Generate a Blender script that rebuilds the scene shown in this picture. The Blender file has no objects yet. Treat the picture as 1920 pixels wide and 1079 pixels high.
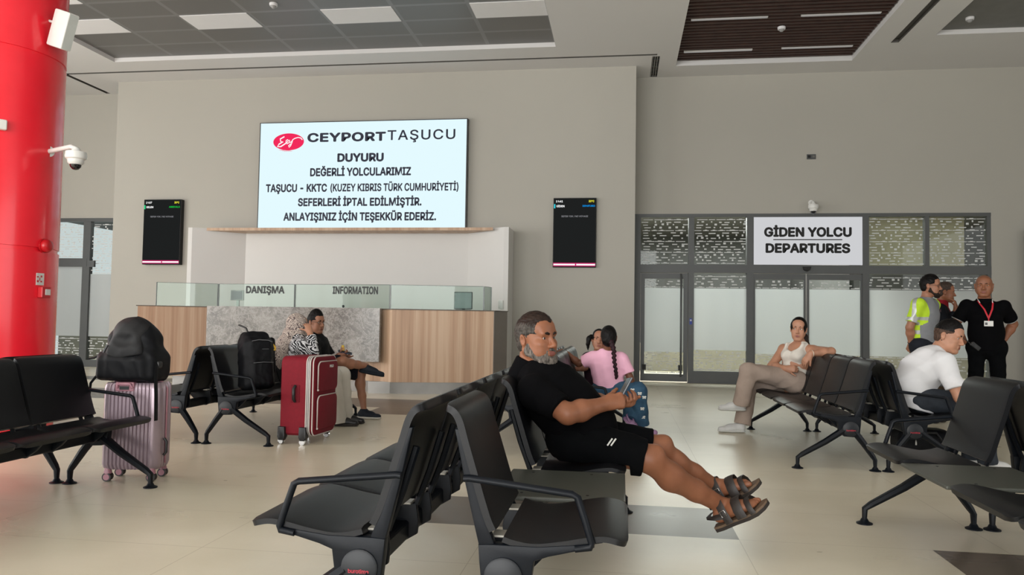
import bpy, bmesh, math, random
import numpy as np
from mathutils import Vector, Matrix, Euler

scene = bpy.context.scene
COL = scene.collection
PI = math.pi

# ------------------------------------------------------------------ camera
F_PX, YAW, PITCH, ROLL = 1439.0, -0.1428, 0.0430, 0.0159
def camera_axes():
    f = Vector((math.sin(YAW) * math.cos(PITCH), math.cos(YAW) * math.cos(PITCH), math.sin(PITCH)))
    r = Vector((math.cos(YAW), -math.sin(YAW), 0)); u = r.cross(f)
    c, s = math.cos(ROLL), math.sin(ROLL)
    return c * r + s * u, -s * r + c * u, f
cam_d = bpy.data.cameras.new('camera'); cam = bpy.data.objects.new('camera', cam_d); COL.objects.link(cam)
_r, _u, _f = camera_axes()
cam.matrix_world = Matrix(((_r.x, _u.x, -_f.x, 0), (_r.y, _u.y, -_f.y, 0), (_r.z, _u.z, -_f.z, 1.08), (0, 0, 0, 1)))
cam_d.sensor_fit = 'HORIZONTAL'; cam_d.sensor_width = 36; cam_d.lens = F_PX * 36 / 1920
cam_d.clip_start = 0.05; cam_d.clip_end = 200
scene.camera = cam

# ------------------------------------------------------------------ view, world, daylight
scene.view_settings.view_transform = 'Standard'; scene.view_settings.look = 'None'
scene.view_settings.gamma = 1; scene.view_settings.use_curve_mapping = False
scene.view_settings.exposure = 0.0
world = bpy.data.worlds.new('world'); scene.world = world; world.use_nodes = True
_bg = world.node_tree.nodes['Background']; _bg.inputs[0].default_value = (0.93, 0.97, 1.0, 1); _bg.inputs[1].default_value = 0.8
def area(name, loc, rot, sx, sy, power, col=(1, 1, 1)):
    d = bpy.data.lights.new(name, 'AREA'); d.shape = 'RECTANGLE'; d.size = sx; d.size_y = sy; d.energy = power; d.color = col
    o = bpy.data.objects.new(name, d); COL.objects.link(o); o.location = loc; o.rotation_euler = rot; return o
# daylight of the glazed entrance front behind the camera, and of the glazed left side
area('daylight_front', (-5.5, -6.3, 2.3), (math.radians(90), 0, 0), 14, 4.0, 1330, (1.0, 0.995, 0.98))
area('daylight_left', (-13.3, 3.0, 2.3), (math.radians(90), 0, math.radians(-90)), 13, 3.8, 860, (1.0, 0.985, 0.95))
area('daylight_right', (10.8, 1.0, 2.4), (math.radians(90), 0, math.radians(90)), 8, 3.6, 230, (0.97, 0.98, 1.0))

# ------------------------------------------------------------------ helpers
def srgb(r, g, b):
    f = lambda c: (c / 255 / 12.92) if c / 255 <= 0.04045 else ((c / 255 + 0.055) / 1.055) ** 2.4
    return (f(r), f(g), f(b), 1)
class NT:
    def __init__(s, name):
        s.m = bpy.data.materials.new(name); s.m.use_nodes = True; s.t = s.m.node_tree
        s.b = s.t.nodes['Principled BSDF']; s.out = s.t.nodes['Material Output']
    def n(s, typ, **kw):
        x = s.t.nodes.new(typ)
        for k, v in kw.items():
            if k.startswith('i_'):
                x.inputs[k[2:].replace('_', ' ')].default_value = v
            else: setattr(x, k, v)
        return x
    def l(s, a, b): s.t.links.new(a, b)
    def ramp(s, fac, stops, interp='LINEAR'):
        r = s.n('ShaderNodeValToRGB'); e = r.color_ramp.elements; r.color_ramp.interpolation = interp
        while len(e) < len(stops): e.new(0.5)
        for i, (p, c) in enumerate(stops): e[i].position = p; e[i].color = c
        s.l(fac, r.inputs[0]); return r
    def coord(s, scale=(1, 1, 1), kind='Object'):
        c = s.n('ShaderNodeTexCoord'); mp = s.n('ShaderNodeMapping'); mp.inputs['Scale'].default_value = scale
        s.l(c.outputs[kind], mp.inputs[0]); return mp.outputs[0]
    def noise(s, vec, scale, detail=4, rough=0.55):
        x = s.n('ShaderNodeTexNoise'); x.inputs['Scale'].default_value = scale; x.inputs['Detail'].default_value = detail
        x.inputs['Roughness'].default_value = rough; s.l(vec, x.inputs['Vector']); return x.outputs['Fac']
    def bump(s, h, strength, dist=0.01):
        b = s.n('ShaderNodeBump'); b.inputs['Strength'].default_value = strength; b.inputs['Distance'].default_value = dist
        s.l(h, b.inputs['Height']); s.l(b.outputs[0], s.b.inputs['Normal'])
def mat(name, col, rough=0.5, metal=0.0, var=0.06, nscale=6.0, bump=0.0, bscale=None, spec=0.5, coat=0.0, sheen=0.0):
    """plain procedural material: base colour with a little noise, optional fine bump"""
    k = NT(name); v = k.coord()
    f = k.noise(v, nscale)
    c = col if len(col) == 4 else tuple(col) + (1,)
    lo = tuple(x * (1 - var) for x in c[:3]) + (1,); hi = tuple(min(1, x * (1 + var)) for x in c[:3]) + (1,)
    k.l(k.ramp(f, [(0.3, lo), (0.7, hi)]).outputs[0], k.b.inputs['Base Color'])
    k.b.inputs['Roughness'].default_value = rough; k.b.inputs['Metallic'].default_value = metal
    k.b.inputs['Specular IOR Level'].default_value = spec; k.b.inputs['Coat Weight'].default_value = coat
    if sheen: k.b.inputs['Sheen Weight'].default_value = sheen
    if bump: k.bump(k.noise(v, bscale or nscale * 20, 2), bump, 0.003)
    return k.m
def emit(name, col, strength):
    k = NT(name); e = k.n('ShaderNodeEmission'); e.inputs[0].default_value = col; e.inputs[1].default_value = strength
    k.l(e.outputs[0], k.out.inputs[0]); return k.m
def glass(name, tint=(0.9, 0.95, 0.93, 1), refl=0.10, rough=0.02):
    k = NT(name); t = k.n('ShaderNodeBsdfTransparent'); t.inputs[0].default_value = tint
    g = k.n('ShaderNodeBsdfGlossy'); g.inputs['Roughness'].default_value = rough
    fr = k.n('ShaderNodeLayerWeight'); fr.inputs[0].default_value = 0.25
    ma = k.n('ShaderNodeMath', operation='MULTIPLY_ADD'); ma.inputs[1].default_value = 0.6; ma.inputs[2].default_value = refl
    k.l(fr.outputs['Fresnel'], ma.inputs[0]); ma.use_clamp = True
    mx = k.n('ShaderNodeMixShader'); k.l(ma.outputs[0], mx.inputs[0]); k.l(t.outputs[0], mx.inputs[1]); k.l(g.outputs[0], mx.inputs[2])
    k.l(mx.outputs[0], k.out.inputs[0]); return k.m

WM = {}                                     # world matrices of the objects built so far
def tag(o, label=None, cat=None, group=None, kind=None):
    if label: o['label'] = label
    if cat: o['category'] = cat
    if group: o['group'] = group
    if kind: o['kind'] = kind
    return o
def empty(name, loc, rz=0.0, label=None, cat=None, group=None):
    o = bpy.data.objects.new(name, None); COL.objects.link(o); o.location = loc; o.rotation_euler = (0, 0, rz)
    o.empty_display_size = 0.1
    WM[o.name] = Matrix.Translation(loc) @ Matrix.Rotation(rz, 4, 'Z'); tag(o, label, cat, group); return o
def link_mesh(name, me, parent=None, mats=()):
    """vertices are given in world coordinates; they are moved into the parent's frame, or about the mesh's own base"""
    for m in mats: me.materials.append(m)
    o = bpy.data.objects.new(name, me); COL.objects.link(o)
    if parent is not None:
        o.parent = parent; me.transform(WM[parent.name].inverted()); WM[o.name] = WM[parent.name].copy()
    else:
        n = len(me.vertices); a = np.empty(n * 3, 'f'); me.vertices.foreach_get('co', a); a = a.reshape(-1, 3)
        c = Vector(((a[:, 0].min() + a[:, 0].max()) / 2, (a[:, 1].min() + a[:, 1].max()) / 2, a[:, 2].min()))
        me.transform(Matrix.Translation(-c)); o.location = c; WM[o.name] = Matrix.Translation(c)
    return o
def basis(z, xhint=None):
    z = Vector(z).normalized(); h = Vector(xhint) if xhint is not None else (Vector((0, 0, 1)) if abs(z.z) < 0.9 else Vector((1, 0, 0)))
    x = (h - z * h.dot(z)).normalized(); y = z.cross(x)
    return Matrix((x, y, z)).transposed()
class MB:
    def __init__(s): s.bm = bmesh.new()
    def _mi(s, fs, mi):
        for f in fs: f.material_index = mi
        return s
    def box(s, x0, x1, y0, y1, z0, z1, mi=0, M=None, bev=0.0, seg=2):
        before = set(s.bm.faces) if bev else None
        vs = [s.bm.verts.new((x, y, z)) for x in (x0, x1) for y in (y0, y1) for z in (z0, z1)]
        idx = [(0, 1, 3, 2), (4, 6, 7, 5), (0, 4, 5, 1), (2, 3, 7, 6), (0, 2, 6, 4), (1, 5, 7, 3)]
        fs = [s.bm.faces.new([vs[i] for i in q]) for q in idx]
        if bev:
            es = list({e for f in fs for e in f.edges})
            bmesh.ops.bevel(s.bm, geom=es, offset=bev, segments=seg, profile=0.5, affect='EDGES')
            fs = [f for f in s.bm.faces if f not in before]
            vs = list({v for f in fs for v in f.verts})
        if M is not None: bmesh.ops.transform(s.bm, matrix=M, verts=vs)
        return s._mi(fs, mi)
    def prism(s, poly, axis, a, b, mi=0, M=None, bev=0.0, seg=2):
        """poly: 2D outline; extruded from a to b along axis ('x': (y,z), 'y': (x,z), 'z': (x,y))"""
        before = set(s.bm.faces)
        mk = {'x': lambda p, t: (t, p[0], p[1]), 'y': lambda p, t: (p[0], t, p[1]), 'z': lambda p, t: (p[0], p[1], t)}[axis]
        A = [s.bm.verts.new(mk(p, a)) for p in poly]; B = [s.bm.verts.new(mk(p, b)) for p in poly]
        n = len(poly); caps = [s.bm.faces.new(A), s.bm.faces.new(B[::-1])]
        sides = [s.bm.faces.new((A[i], B[i], B[(i + 1) % n], A[(i + 1) % n])) for i in range(n)]
        bmesh.ops.recalc_face_normals(s.bm, faces=caps + sides)
        if bev:
            es = [e for f in caps for e in f.edges]
            bmesh.ops.bevel(s.bm, geom=es, offset=bev, segments=seg, profile=0.5, affect='EDGES')
        fs = [f for f in s.bm.faces if f not in before]; vs = list({v for f in fs for v in f.verts})
        if M is not None: bmesh.ops.transform(s.bm, matrix=M, verts=vs)
        return s._mi(fs, mi)
    def cyl(s, a, b, r, r2=None, n=20, mi=0, caps=True):
        a, b = Vector(a), Vector(b); B = basis(b - a); r2 = r if r2 is None else r2
        ring = lambda c, q: [s.bm.verts.new(c + B @ Vector((q * math.cos(2 * PI * i / n), q * math.sin(2 * PI * i / n), 0))) for i in range(n)]
        A, C = ring(a, r), ring(b, r2)
        fs = [s.bm.faces.new((A[i], A[(i + 1) % n], C[(i + 1) % n], C[i])) for i in range(n)]
        if caps: fs += [s.bm.faces.new(A[::-1]), s.bm.faces.new(C)]
        return s._mi(fs, mi)
    def lathe(s, prof, M=None, n=28, mi=0):
        """prof: (r, z) from bottom to top around local z"""
        rings = []
        for r, z in prof:
            if r < 1e-5: rings.append([s.bm.verts.new((0, 0, z))])
            else: rings.append([s.bm.verts.new((r * math.cos(2 * PI * i / n), r * math.sin(2 * PI * i / n), z)) for i in range(n)])
        fs = []
        for A, B in zip(rings, rings[1:]):
            for i in range(n):
                j = (i + 1) % n
                if len(A) == 1 and len(B) == 1: continue
                if len(A) == 1: fs.append(s.bm.faces.new((A[0], B[j], B[i])))
                elif len(B) == 1: fs.append(s.bm.faces.new((A[i], A[j], B[0])))
                else: fs.append(s.bm.faces.new((A[i], A[j], B[j], B[i])))
        if M is not None: bmesh.ops.transform(s.bm, matrix=M, verts=[v for R in rings for v in R])
        return s._mi(fs, mi)
    def tube(s, pts, r, n=10, mi=0, closed=False, flat=1.0, hint=None):
        """swept bar; r a number or one per point; flat squashes the section along its second axis; hint fixes its first axis"""
        P = [Vector(p) for p in pts]; m = len(P); R = r if isinstance(r, (list, tuple)) else [r] * m
        rings = []; px = None
        for i in range(m):
            t = (P[(i + 1) % m] - P[i - 1]) if closed else (P[min(i + 1, m - 1)] - P[max(i - 1, 0)])
            B = basis(t, hint if hint is not None else px); px = B.col[0]
            rings.append([s.bm.verts.new(P[i] + B @ Vector((R[i] * math.cos(2 * PI * k / n), flat * R[i] * math.sin(2 * PI * k / n), 0))) for k in range(n)])
        fs = []
        for a in range(m if closed else m - 1):
            A, C = rings[a], rings[(a + 1) % m]
            fs += [s.bm.faces.new((A[k], A[(k + 1) % n], C[(k + 1) % n], C[k])) for k in range(n)]
        if not closed: fs += [s.bm.faces.new(rings[0][::-1]), s.bm.faces.new(rings[-1])]
        return s._mi(fs, mi)
    def quad(s, *p, mi=0):
        f = s.bm.faces.new([s.bm.verts.new(q) for q in p]); f.material_index = mi; return s
    def ball(s, c, r, mi=0, seg=16, M=None):
        rx, ry, rz = (r, r, r) if not isinstance(r, (tuple, list)) else r
        T = Matrix.Translation(c) @ (M.to_4x4() if M is not None else Matrix.Identity(4)) @ Matrix.Diagonal((rx, ry, rz, 1))
        g = bmesh.ops.create_uvsphere(s.bm, u_segments=seg, v_segments=max(6, seg * 2 // 3), radius=1, matrix=T)
        return s._mi({f for v in g['verts'] for f in v.link_faces}, mi)
    def build(s, name, mats, parent=None, smooth=None, label=None):
        me = bpy.data.meshes.new(name)
        s.bm.normal_update(); s.bm.to_mesh(me); s.bm.free()
        if smooth is not None:
            me.shade_smooth() if smooth >= 180 else me.set_sharp_from_angle(angle=math.radians(smooth))
        o = link_mesh(name, me, parent, mats if isinstance(mats, (list, tuple)) else [mats])
        if label: o['label'] = label
        return o
def structure(o): o['kind'] = 'structure'; return o
def copy_tree(o, parent=None):
    c = o.copy(); COL.objects.link(c); c.parent = parent
    for ch in o.children: copy_tree(ch, c)
    return c
def glyph_mesh(body, spacing=1.0):
    """flat lettering: each outline filled on its own with the holes that lie in it"""
    cu = bpy.data.curves.new('lettering', 'FONT'); cu.body = body; cu.space_character = spacing; cu.resolution_u = 3
    if FONT: cu.font = FONT
    o = bpy.data.objects.new('lettering', cu); COL.objects.link(o)
    dg = bpy.context.evaluated_depsgraph_get(); cv = o.evaluated_get(dg).to_curve(dg)
    loops = []
    for sp in cv.splines:
        P = []; B = sp.bezier_points
        for i in range(len(B)):
            a, b = B[i], B[(i + 1) % len(B)]
            straight = a.handle_right_type == 'VECTOR' and b.handle_left_type == 'VECTOR'
            for t in ((0,) if straight else (0, .25, .5, .75)):
                P.append(a.co * (1 - t) ** 3 + a.handle_right * 3 * t * (1 - t) ** 2 + b.handle_left * 3 * t * t * (1 - t) + b.co * t ** 3)
        Q = [p for i, p in enumerate(P) if (p - P[i - 1]).length > 1e-6]
        if len(Q) > 2: loops.append([Vector((p.x, p.y, 0)) for p in Q])
    o.evaluated_get(dg).to_curve_clear(); bpy.data.objects.remove(o)
    ar = lambda L: sum(L[i - 1].x * L[i].y - L[i].x * L[i - 1].y for i in range(len(L))) / 2
    A = [ar(L) for L in loops]; sg = 1 if A[max(range(len(A)), key=lambda i: abs(A[i]))] > 0 else -1
    def inside(p, L):
        c = False
        for i in range(len(L)):
            a, b = L[i - 1], L[i]
            if (a.y > p.y) != (b.y > p.y) and p.x < (b.x - a.x) * (p.y - a.y) / (b.y - a.y) + a.x: c = not c
        return c
    n_ = len(loops); big = [i for i in range(n_) if A[i] * sg > 0]
    inn = {i: [j for j in big if j != i and all(inside(p, loops[j]) for p in loops[i])] for i in range(n_) if A[i] * sg <= 0}
    grp = {i: [loops[i]] for i in range(n_) if i in big or not inn[i]}
    for i, c in inn.items():
        if c: grp[min(c, key=lambda j: abs(A[j]))].append(loops[i])
    out = bmesh.new()
    for g in grp.values():
        bm = bmesh.new(); es = []
        for L in g:
            vs = [bm.verts.new(p) for p in L]; es += [bm.edges.new((vs[i - 1], vs[i])) for i in range(len(vs))]
        bmesh.ops.triangle_fill(bm, use_beauty=True, use_dissolve=False, edges=es)
        m_ = bpy.data.meshes.new('glyph'); bm.to_mesh(m_); bm.free(); out.from_mesh(m_); bpy.data.meshes.remove(m_)
    me = bpy.data.meshes.new('lettering'); out.to_mesh(me); out.free(); return me
_CAP = []
def cap_height():
    if not _CAP: me = glyph_mesh('H'); _CAP.append(max(v.co.y for v in me.vertices)); bpy.data.meshes.remove(me)
    return _CAP[0]
def text_mesh(body, width, height, M, depth=0.002, bold=0.0, spacing=1.0):
    """lettering scaled to width x height (height: of a capital), centred on M's origin, in M's x-y plane"""
    me = glyph_mesh(body, spacing)
    xs = [v.co.x for v in me.vertices]; w = max(xs) - min(xs) + 2 * bold; cx = (max(xs) + min(xs)) / 2
    cap = cap_height(); sx = width / w; sy = height / (cap + 2 * bold)
    T = M @ Matrix.Diagonal((sx, sy, 1, 1))
    bm = bmesh.new(); offs = [(0, 0)]
    if bold: offs += [(bold * math.cos(t * PI / 4), bold * math.sin(t * PI / 4)) for t in range(8)]
    for i, (ox, oy) in enumerate(offs):         # a heavier weight: the outline swelled on all sides
        m2 = me.copy(); m2.transform(T @ Matrix.Translation((ox - cx, oy - cap / 2, depth * (1 + .02 * i)))); bm.from_mesh(m2); bpy.data.meshes.remove(m2)
    bpy.data.meshes.remove(me); me = bpy.data.meshes.new('lettering'); bm.to_mesh(me); bm.free(); return me
def join_meshes(mes):
    bm = bmesh.new()
    for me in mes: bm.from_mesh(me)
    out = bpy.data.meshes.new('lettering'); bm.to_mesh(out); bm.free(); return out
try:
    FONT = bpy.data.fonts.load(bpy.utils.system_resource('DATAFILES', path='fonts') + '/Inter.woff2')
except Exception:
    FONT = None
def on_wall(x, y, z): # text frame on a wall facing -Y
    return Matrix.Translation((x, y, z)) @ Matrix.Rotation(PI / 2, 4, 'X')
random.seed(7)

# ------------------------------------------------------------------ the hall: floor, walls, ceiling
D1, D2, D3, HC = 13.60, 14.27, 14.35, 5.628
XL, XR = -9.81, 0.21
M_wall = mat('wall_paint', srgb(173, 170, 161), 0.75, var=0.015, nscale=0.7, bump=0.05, bscale=120)
M_white = mat('white_paint', srgb(214, 213, 210), 0.7, var=0.015, nscale=0.8)
M_ceil = mat('ceiling_paint', srgb(214, 213, 212), 0.8, var=0.015, nscale=0.6)
M_black = mat('black_void', srgb(14, 14, 15), 0.6)
M_frame = mat('grey_aluminium', srgb(84, 86, 86), 0.45, 0.2, var=0.03)
M_base = mat('skirting_grey', srgb(120, 118, 112), 0.5, var=0.03)
M_steel = mat('brushed_steel', srgb(128, 126, 122), 0.3, 0.8, var=0.12, nscale=3)
M_chrome = mat('chrome', srgb(205, 205, 205), 0.12, 1.0, var=0.02)

def floor_mat(name, c0, c1):
    k = NT(name); v = k.coord()
    a = k.noise(v, 0.9, 6, 0.6); b = k.noise(k.coord((1, 2.2, 1)), 1.1, 3, 0.5); c = k.noise(v, 60, 2)
    mx = k.n('ShaderNodeMath', operation='MULTIPLY_ADD'); k.l(a, mx.inputs[0]); mx.inputs[1].default_value = 0.55
    m2 = k.n('ShaderNodeMath', operation='MULTIPLY_ADD'); k.l(b, m2.inputs[0]); m2.inputs[1].default_value = 0.4
    m3 = k.n('ShaderNodeMath', operation='MULTIPLY'); k.l(c, m3.inputs[0]); m3.inputs[1].default_value = 0.06
    k.l(m3.outputs[0], m2.inputs[2]); k.l(m2.outputs[0], mx.inputs[2])
    r = k.ramp(mx.outputs[0], [(0.32, c0), (0.7, c1)])
    # tile joints, 1.2 x 0.6 m
    br = k.n('ShaderNodeTexBrick', offset=0.0, squash=1.0); br.inputs['Scale'].default_value = 1.0
    br.inputs['Brick Width'].default_value = 1.26; br.inputs['Row Height'].default_value = 0.63
    br.inputs['Mortar Size'].default_value = 0.0022; br.inputs['Mortar Smooth'].default_value = 0.0
    br.inputs['Color1'].default_value = br.inputs['Color2'].default_value = (1, 1, 1, 1); br.inputs['Mortar'].default_value = (0.76, 0.74, 0.71, 1)
    gm = k.n('ShaderNodeNewGeometry'); mp = k.n('ShaderNodeMapping'); mp.inputs['Location'].default_value = (-0.592 + 12.6, -4.02 + 12.6, 0)
    k.l(gm.outputs['Position'], mp.inputs[0]); k.l(mp.outputs[0], br.inputs['Vector'])
    mm = k.n('ShaderNodeMix', data_type='RGBA', blend_type='MULTIPLY'); mm.inputs[0].default_value = 1
    k.l(r.outputs[0], mm.inputs[6]); k.l(br.outputs['Color'], mm.inputs[7]); k.l(mm.outputs[2], k.b.inputs['Base Color'])
    k.b.inputs['Roughness'].default_value = 0.3; k.b.inputs['Specular IOR Level'].default_value = 0.5
    rr = k.ramp(b, [(0.3, (0.27, 0.27, 0.27, 1)), (0.75, (0.33, 0.33, 0.33, 1))]); k.l(rr.outputs[0], k.b.inputs['Roughness'])
    return k.m
M_floor = floor_mat('floor_tiles', srgb(209, 200, 176), srgb(231, 223, 203))
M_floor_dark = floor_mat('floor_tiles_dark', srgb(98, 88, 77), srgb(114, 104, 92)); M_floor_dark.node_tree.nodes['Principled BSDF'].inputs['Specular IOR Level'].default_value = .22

# floor with inlaid dark tiles
def plate(holes, x0, x1, y0, y1, z, up, mb, mi=0):
    xs = sorted({x0, x1, *[h[0] for h in holes], *[h[1] for h in holes]}); ys = sorted({y0, y1, *[h[2] for h in holes], *[h[3] for h in holes]})
    for a, b in zip(xs, xs[1:]):
        for c, d in zip(ys, ys[1:]):
            cx, cy = (a + b) / 2, (c + d) / 2
            if any(h[0] < cx < h[1] and h[2] < cy < h[3] for h in holes): continue
            q = [(a, c, z), (b, c, z), (b, d, z), (a, d, z)]
            mb.quad(*(q if up else q[::-1]), mi=mi)
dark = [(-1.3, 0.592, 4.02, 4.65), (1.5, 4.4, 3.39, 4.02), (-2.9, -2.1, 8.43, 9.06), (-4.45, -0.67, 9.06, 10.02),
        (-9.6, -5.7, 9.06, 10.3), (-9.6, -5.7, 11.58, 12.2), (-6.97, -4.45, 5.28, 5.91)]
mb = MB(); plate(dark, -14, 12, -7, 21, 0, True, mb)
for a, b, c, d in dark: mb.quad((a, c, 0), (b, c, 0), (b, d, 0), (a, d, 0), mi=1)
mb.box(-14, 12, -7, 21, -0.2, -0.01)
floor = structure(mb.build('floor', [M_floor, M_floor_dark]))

# walls: the middle one stands forward of its neighbours
mb = MB(); mb.box(XL, XR, D1, 14.6, 0, HC); structure(mb.build('wall_middle', M_wall))
DX0, DX1, DZ = 0.212, 6.31, 3.08
mb = MB(); mb.box(XR - 0.05, 12, D2, D2 + 0.25, DZ, HC); mb.box(DX1, 12, D2, D2 + 0.25, 0, DZ); structure(mb.build('wall_departures', M_wall))
mb = MB(); mb.box(-14, XL + 0.05, D3, D3 + 0.25, 3.05, HC + .1); mb.box(-14, -12.6, D3, D3 + .25, 0, 3.05); structure(mb.build('wall_left', M_wall))
mb = MB(); mb.box(10.9, 11.1, -7, 21, 0, HC); structure(mb.build('wall_right', M_wall))
mb = MB(); mb.box(XL - 0.0, XR + 0.012, D1 - 0.012, D1, 0, 0.13); mb.box(XR, XR + .012, D1, D2, 0, .13); structure(mb.build('baseboard_middle', M_base))
# the space behind the departures glazing and behind the left door
M_dim = mat('lobby_paint', srgb(206, 194, 168), 0.8, var=0.1, nscale=0.5)
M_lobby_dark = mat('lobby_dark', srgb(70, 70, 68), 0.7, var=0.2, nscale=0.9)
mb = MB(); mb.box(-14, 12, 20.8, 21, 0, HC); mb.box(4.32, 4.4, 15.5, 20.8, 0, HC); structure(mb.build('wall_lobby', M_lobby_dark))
mb = MB(); mb.box(-14, 12, 17.5, 17.7, 0, .62); structure(mb.build('wall_lobby_added', mat('lobby_pale', srgb(132, 128, 117), .8, var=.1, nscale=1.5)))  # low pale wall added so the lower glass strips look lit from behind
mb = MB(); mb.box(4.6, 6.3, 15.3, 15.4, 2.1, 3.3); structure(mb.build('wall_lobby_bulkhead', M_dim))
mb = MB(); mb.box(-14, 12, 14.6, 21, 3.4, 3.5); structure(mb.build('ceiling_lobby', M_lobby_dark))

area('lobby_fill', (3.3, 17.2, 3.35), (0, 0, 0), 6, 3.5, 900, (1.0, .98, .95)); area('lobby_fill', (-11, 17.0, 3.35), (0, 0, 0), 3, 3, 120, (1, 1, 1))  # unseen fill lights added behind the glazing to brighten the frosted panes
# ceiling with its coffers
C1 = (-9.11, -1.13, 3.40, 12.50); C2 = (0.90, 3.86, 6.0, 13.66); C3 = (4.79, 9.5, 4.0, 12.57)
slots = [(-10.5, 0.55, 13.01, 13.08), (-10.57, -10.48, 13.08, 14.3), (0.47, 0.60, 13.13, 14.24), (4.22, 4.34, 6.5, 12.85)]
mb = MB(); plate([C1, C2, C3] + slots, -14, 12, -7, 14.6, HC, False, mb)
for c, dz in ((C1, .075), (C2, .165), (C3, .075)):
    a, b, e, d = c; t = HC + dz
    mb.quad((a, e, HC), (a, d, HC), (a, d, t), (a, e, t)); mb.quad((b, d, HC), (b, e, HC), (b, e, t), (b, d, t))
    mb.quad((a, d, HC), (b, d, HC), (b, d, t), (a, d, t)); mb.quad((b, e, HC), (a, e, HC), (a, e, t), (b, e, t))
mb.box(-14, 12, -7, 14.6, HC + .5, HC + .7)
structure(mb.build('ceiling', M_ceil))
mb = MB()
for a, b, c, d in slots:
    mb.quad((a, c, HC + .06), (a, d, HC + .06), (b, d, HC + .06), (b, c, HC + .06))
    for p, q in (((a, c), (b, c)), ((b, c), (b, d)), ((b, d), (a, d)), ((a, d), (a, c))):
        mb.quad((*p, HC), (*q, HC), (*q, HC + .06), (*p, HC + .06))
structure(mb.build('trim_1', mat('slot_dark', srgb(92, 90, 86), 0.6)))
# grey metal tile field of the first coffer: tiles with lighter joints
def tile_mat():
    k = NT('ceiling_tile_metal'); gm = k.n('ShaderNodeNewGeometry'); mp = k.n('ShaderNodeMapping'); mp.inputs['Location'].default_value = (9.11, -12.50 + 22.8, 0)
    k.l(gm.outputs['Position'], mp.inputs[0])
    br = k.n('ShaderNodeTexBrick', offset=0.0); br.inputs['Scale'].default_value = 1; br.inputs['Brick Width'].default_value = 1.14; br.inputs['Row Height'].default_value = 0.57
    br.inputs['Mortar Size'].default_value = 0.035; br.inputs['Mortar Smooth'].default_value = 0.2
    br.inputs['Color1'].default_value = srgb(112, 111, 110); br.inputs['Color2'].default_value = srgb(104, 103, 102); br.inputs['Mortar'].default_value = srgb(126, 126, 126)
    k.l(mp.outputs[0], br.inputs['Vector']); k.l(br.outputs['Color'], k.b.inputs['Base Color'])
    k.b.inputs['Roughness'].default_value = 0.42; k.b.inputs['Metallic'].default_value = 0.25; return k.m
mb = MB(); t = HC + .075
mb.quad((C1[0], C1[2], t), (C1[0], C1[3], t), (C1[1], C1[3], t), (C1[1], C1[2], t)); structure(mb.build('ceiling_tile_field', tile_mat()))
mb = MB(); mb.quad((C3[0], C3[2], t), (C3[0], C3[3], t), (C3[1], C3[3], t), (C3[1], C3[2], t)); structure(mb.build('ceiling_grey_field', mat('grey_field', srgb(112, 112, 110), 0.6)))
# timber slats of the second coffer
M_slat = mat('dark_timber', srgb(58, 36, 29), 0.6, var=0.25, nscale=5)
mb = MB(); y = C2[2] + .05
while y < C2[3] - .03:
    mb.box(C2[0], C2[1] - .02, y, y + .055, HC + .075, HC + .16); y += .125
structure(mb.build('ceiling_slats', M_slat))
mb = MB(); mb.quad((C2[0], C2[2], HC + .3), (C2[0], C2[3], HC + .3), (C2[1], C2[3], HC + .3), (C2[1], C2[2], HC + .3))
for p, q in (((C2[0], C2[2]), (C2[0], C2[3])), ((C2[1], C2[2]), (C2[1], C2[3])), ((C2[0], C2[3]), (C2[1], C2[3]))):
    mb.quad((*p, HC + .165), (*q, HC + .165), (*q, HC + .3), (*p, HC + .3))
structure(mb.build('ceiling_slat_backing', M_black))
M_panel = mat('white_ceiling_panel', srgb(225, 225, 226), 0.6, var=0.01)
ordn = ['first', 'second', 'third', 'fourth', 'fifth', 'sixth', 'seventh']
k_ = 0
for i in (0, 2, 4, 6):
    x0 = -9.11 + 1.14 * i; yy = 10.79
    mb = MB(); mb.box(x0 + .02, x0 + 1.12, yy + .01, yy + .56, HC + .066, HC + .08)
    tag(mb.build('ceiling_panel', M_panel), ['white ceiling panel beside the white loudspeaker on the red column', 'white ceiling panel above and left of the announcement screen', 'white ceiling panel above the middle of the announcement screen', 'white ceiling panel at the right-hand end of the grey tile field'][i // 2], 'ceiling panel', 'white panels in the grey tile field')
mb = MB(); mb.box(-9.09, -7.99, 9.65, 10.21, HC + .066, HC + .08)
tag(mb.build('ceiling_panel', M_panel), 'white ceiling panel cut by the top edge of the picture above the loudspeaker', 'ceiling panel', 'white panels in the grey tile field')
M_led = emit('strip_light_diffuser', (1, 0.97, 0.92, 1), 0.28)
for (x0, yy), lab in zip(((1.0, 13.19), (2.60, 13.16), (1.0, 11.78), (2.61, 11.78)), ('near the departures wall, left of the pair', 'near the departures wall, right of the pair', 'behind the smoke detector, left of the pair', 'behind the smoke detector, right of the pair')):
    o = empty('strip_light', (x0, yy, HC), 0, 'slim linear light set between the timber slats ' + lab, 'strip light', 'strip lights between the slats')
    mb = MB(); mb.box(x0, x0 + 1.13, yy - .026, yy + .026, HC + .072, HC + .13); mb.build('housing', M_white, o)
    mb = MB(); mb.box(x0 + .01, x0 + 1.12, yy - .02, yy + .02, HC + .068, HC + .073); mb.build('diffuser', M_led, o)
def detector(x, y, z, lab):
    o = empty('smoke_detector', (x, y, z), 0, lab, 'smoke detector', 'ceiling detectors')
    MB().lathe([(0, -.02), (.055, -.02), (.06, 0), (.06, .02)][0:4], Matrix.Translation((x, y, z))).build('base', M_panel, o, 40)
    MB().lathe([(0, -.055), (.02, -.052), (.04, -.03), (.045, -.02)], Matrix.Translation((x, y, z))).build('sensor_head', mat('detector_grey', srgb(150, 150, 150), .5), o, 40)
detector(-5.137, 10.52, HC + .056, 'white round detector on the grey tile field above the announcement screen')
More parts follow.
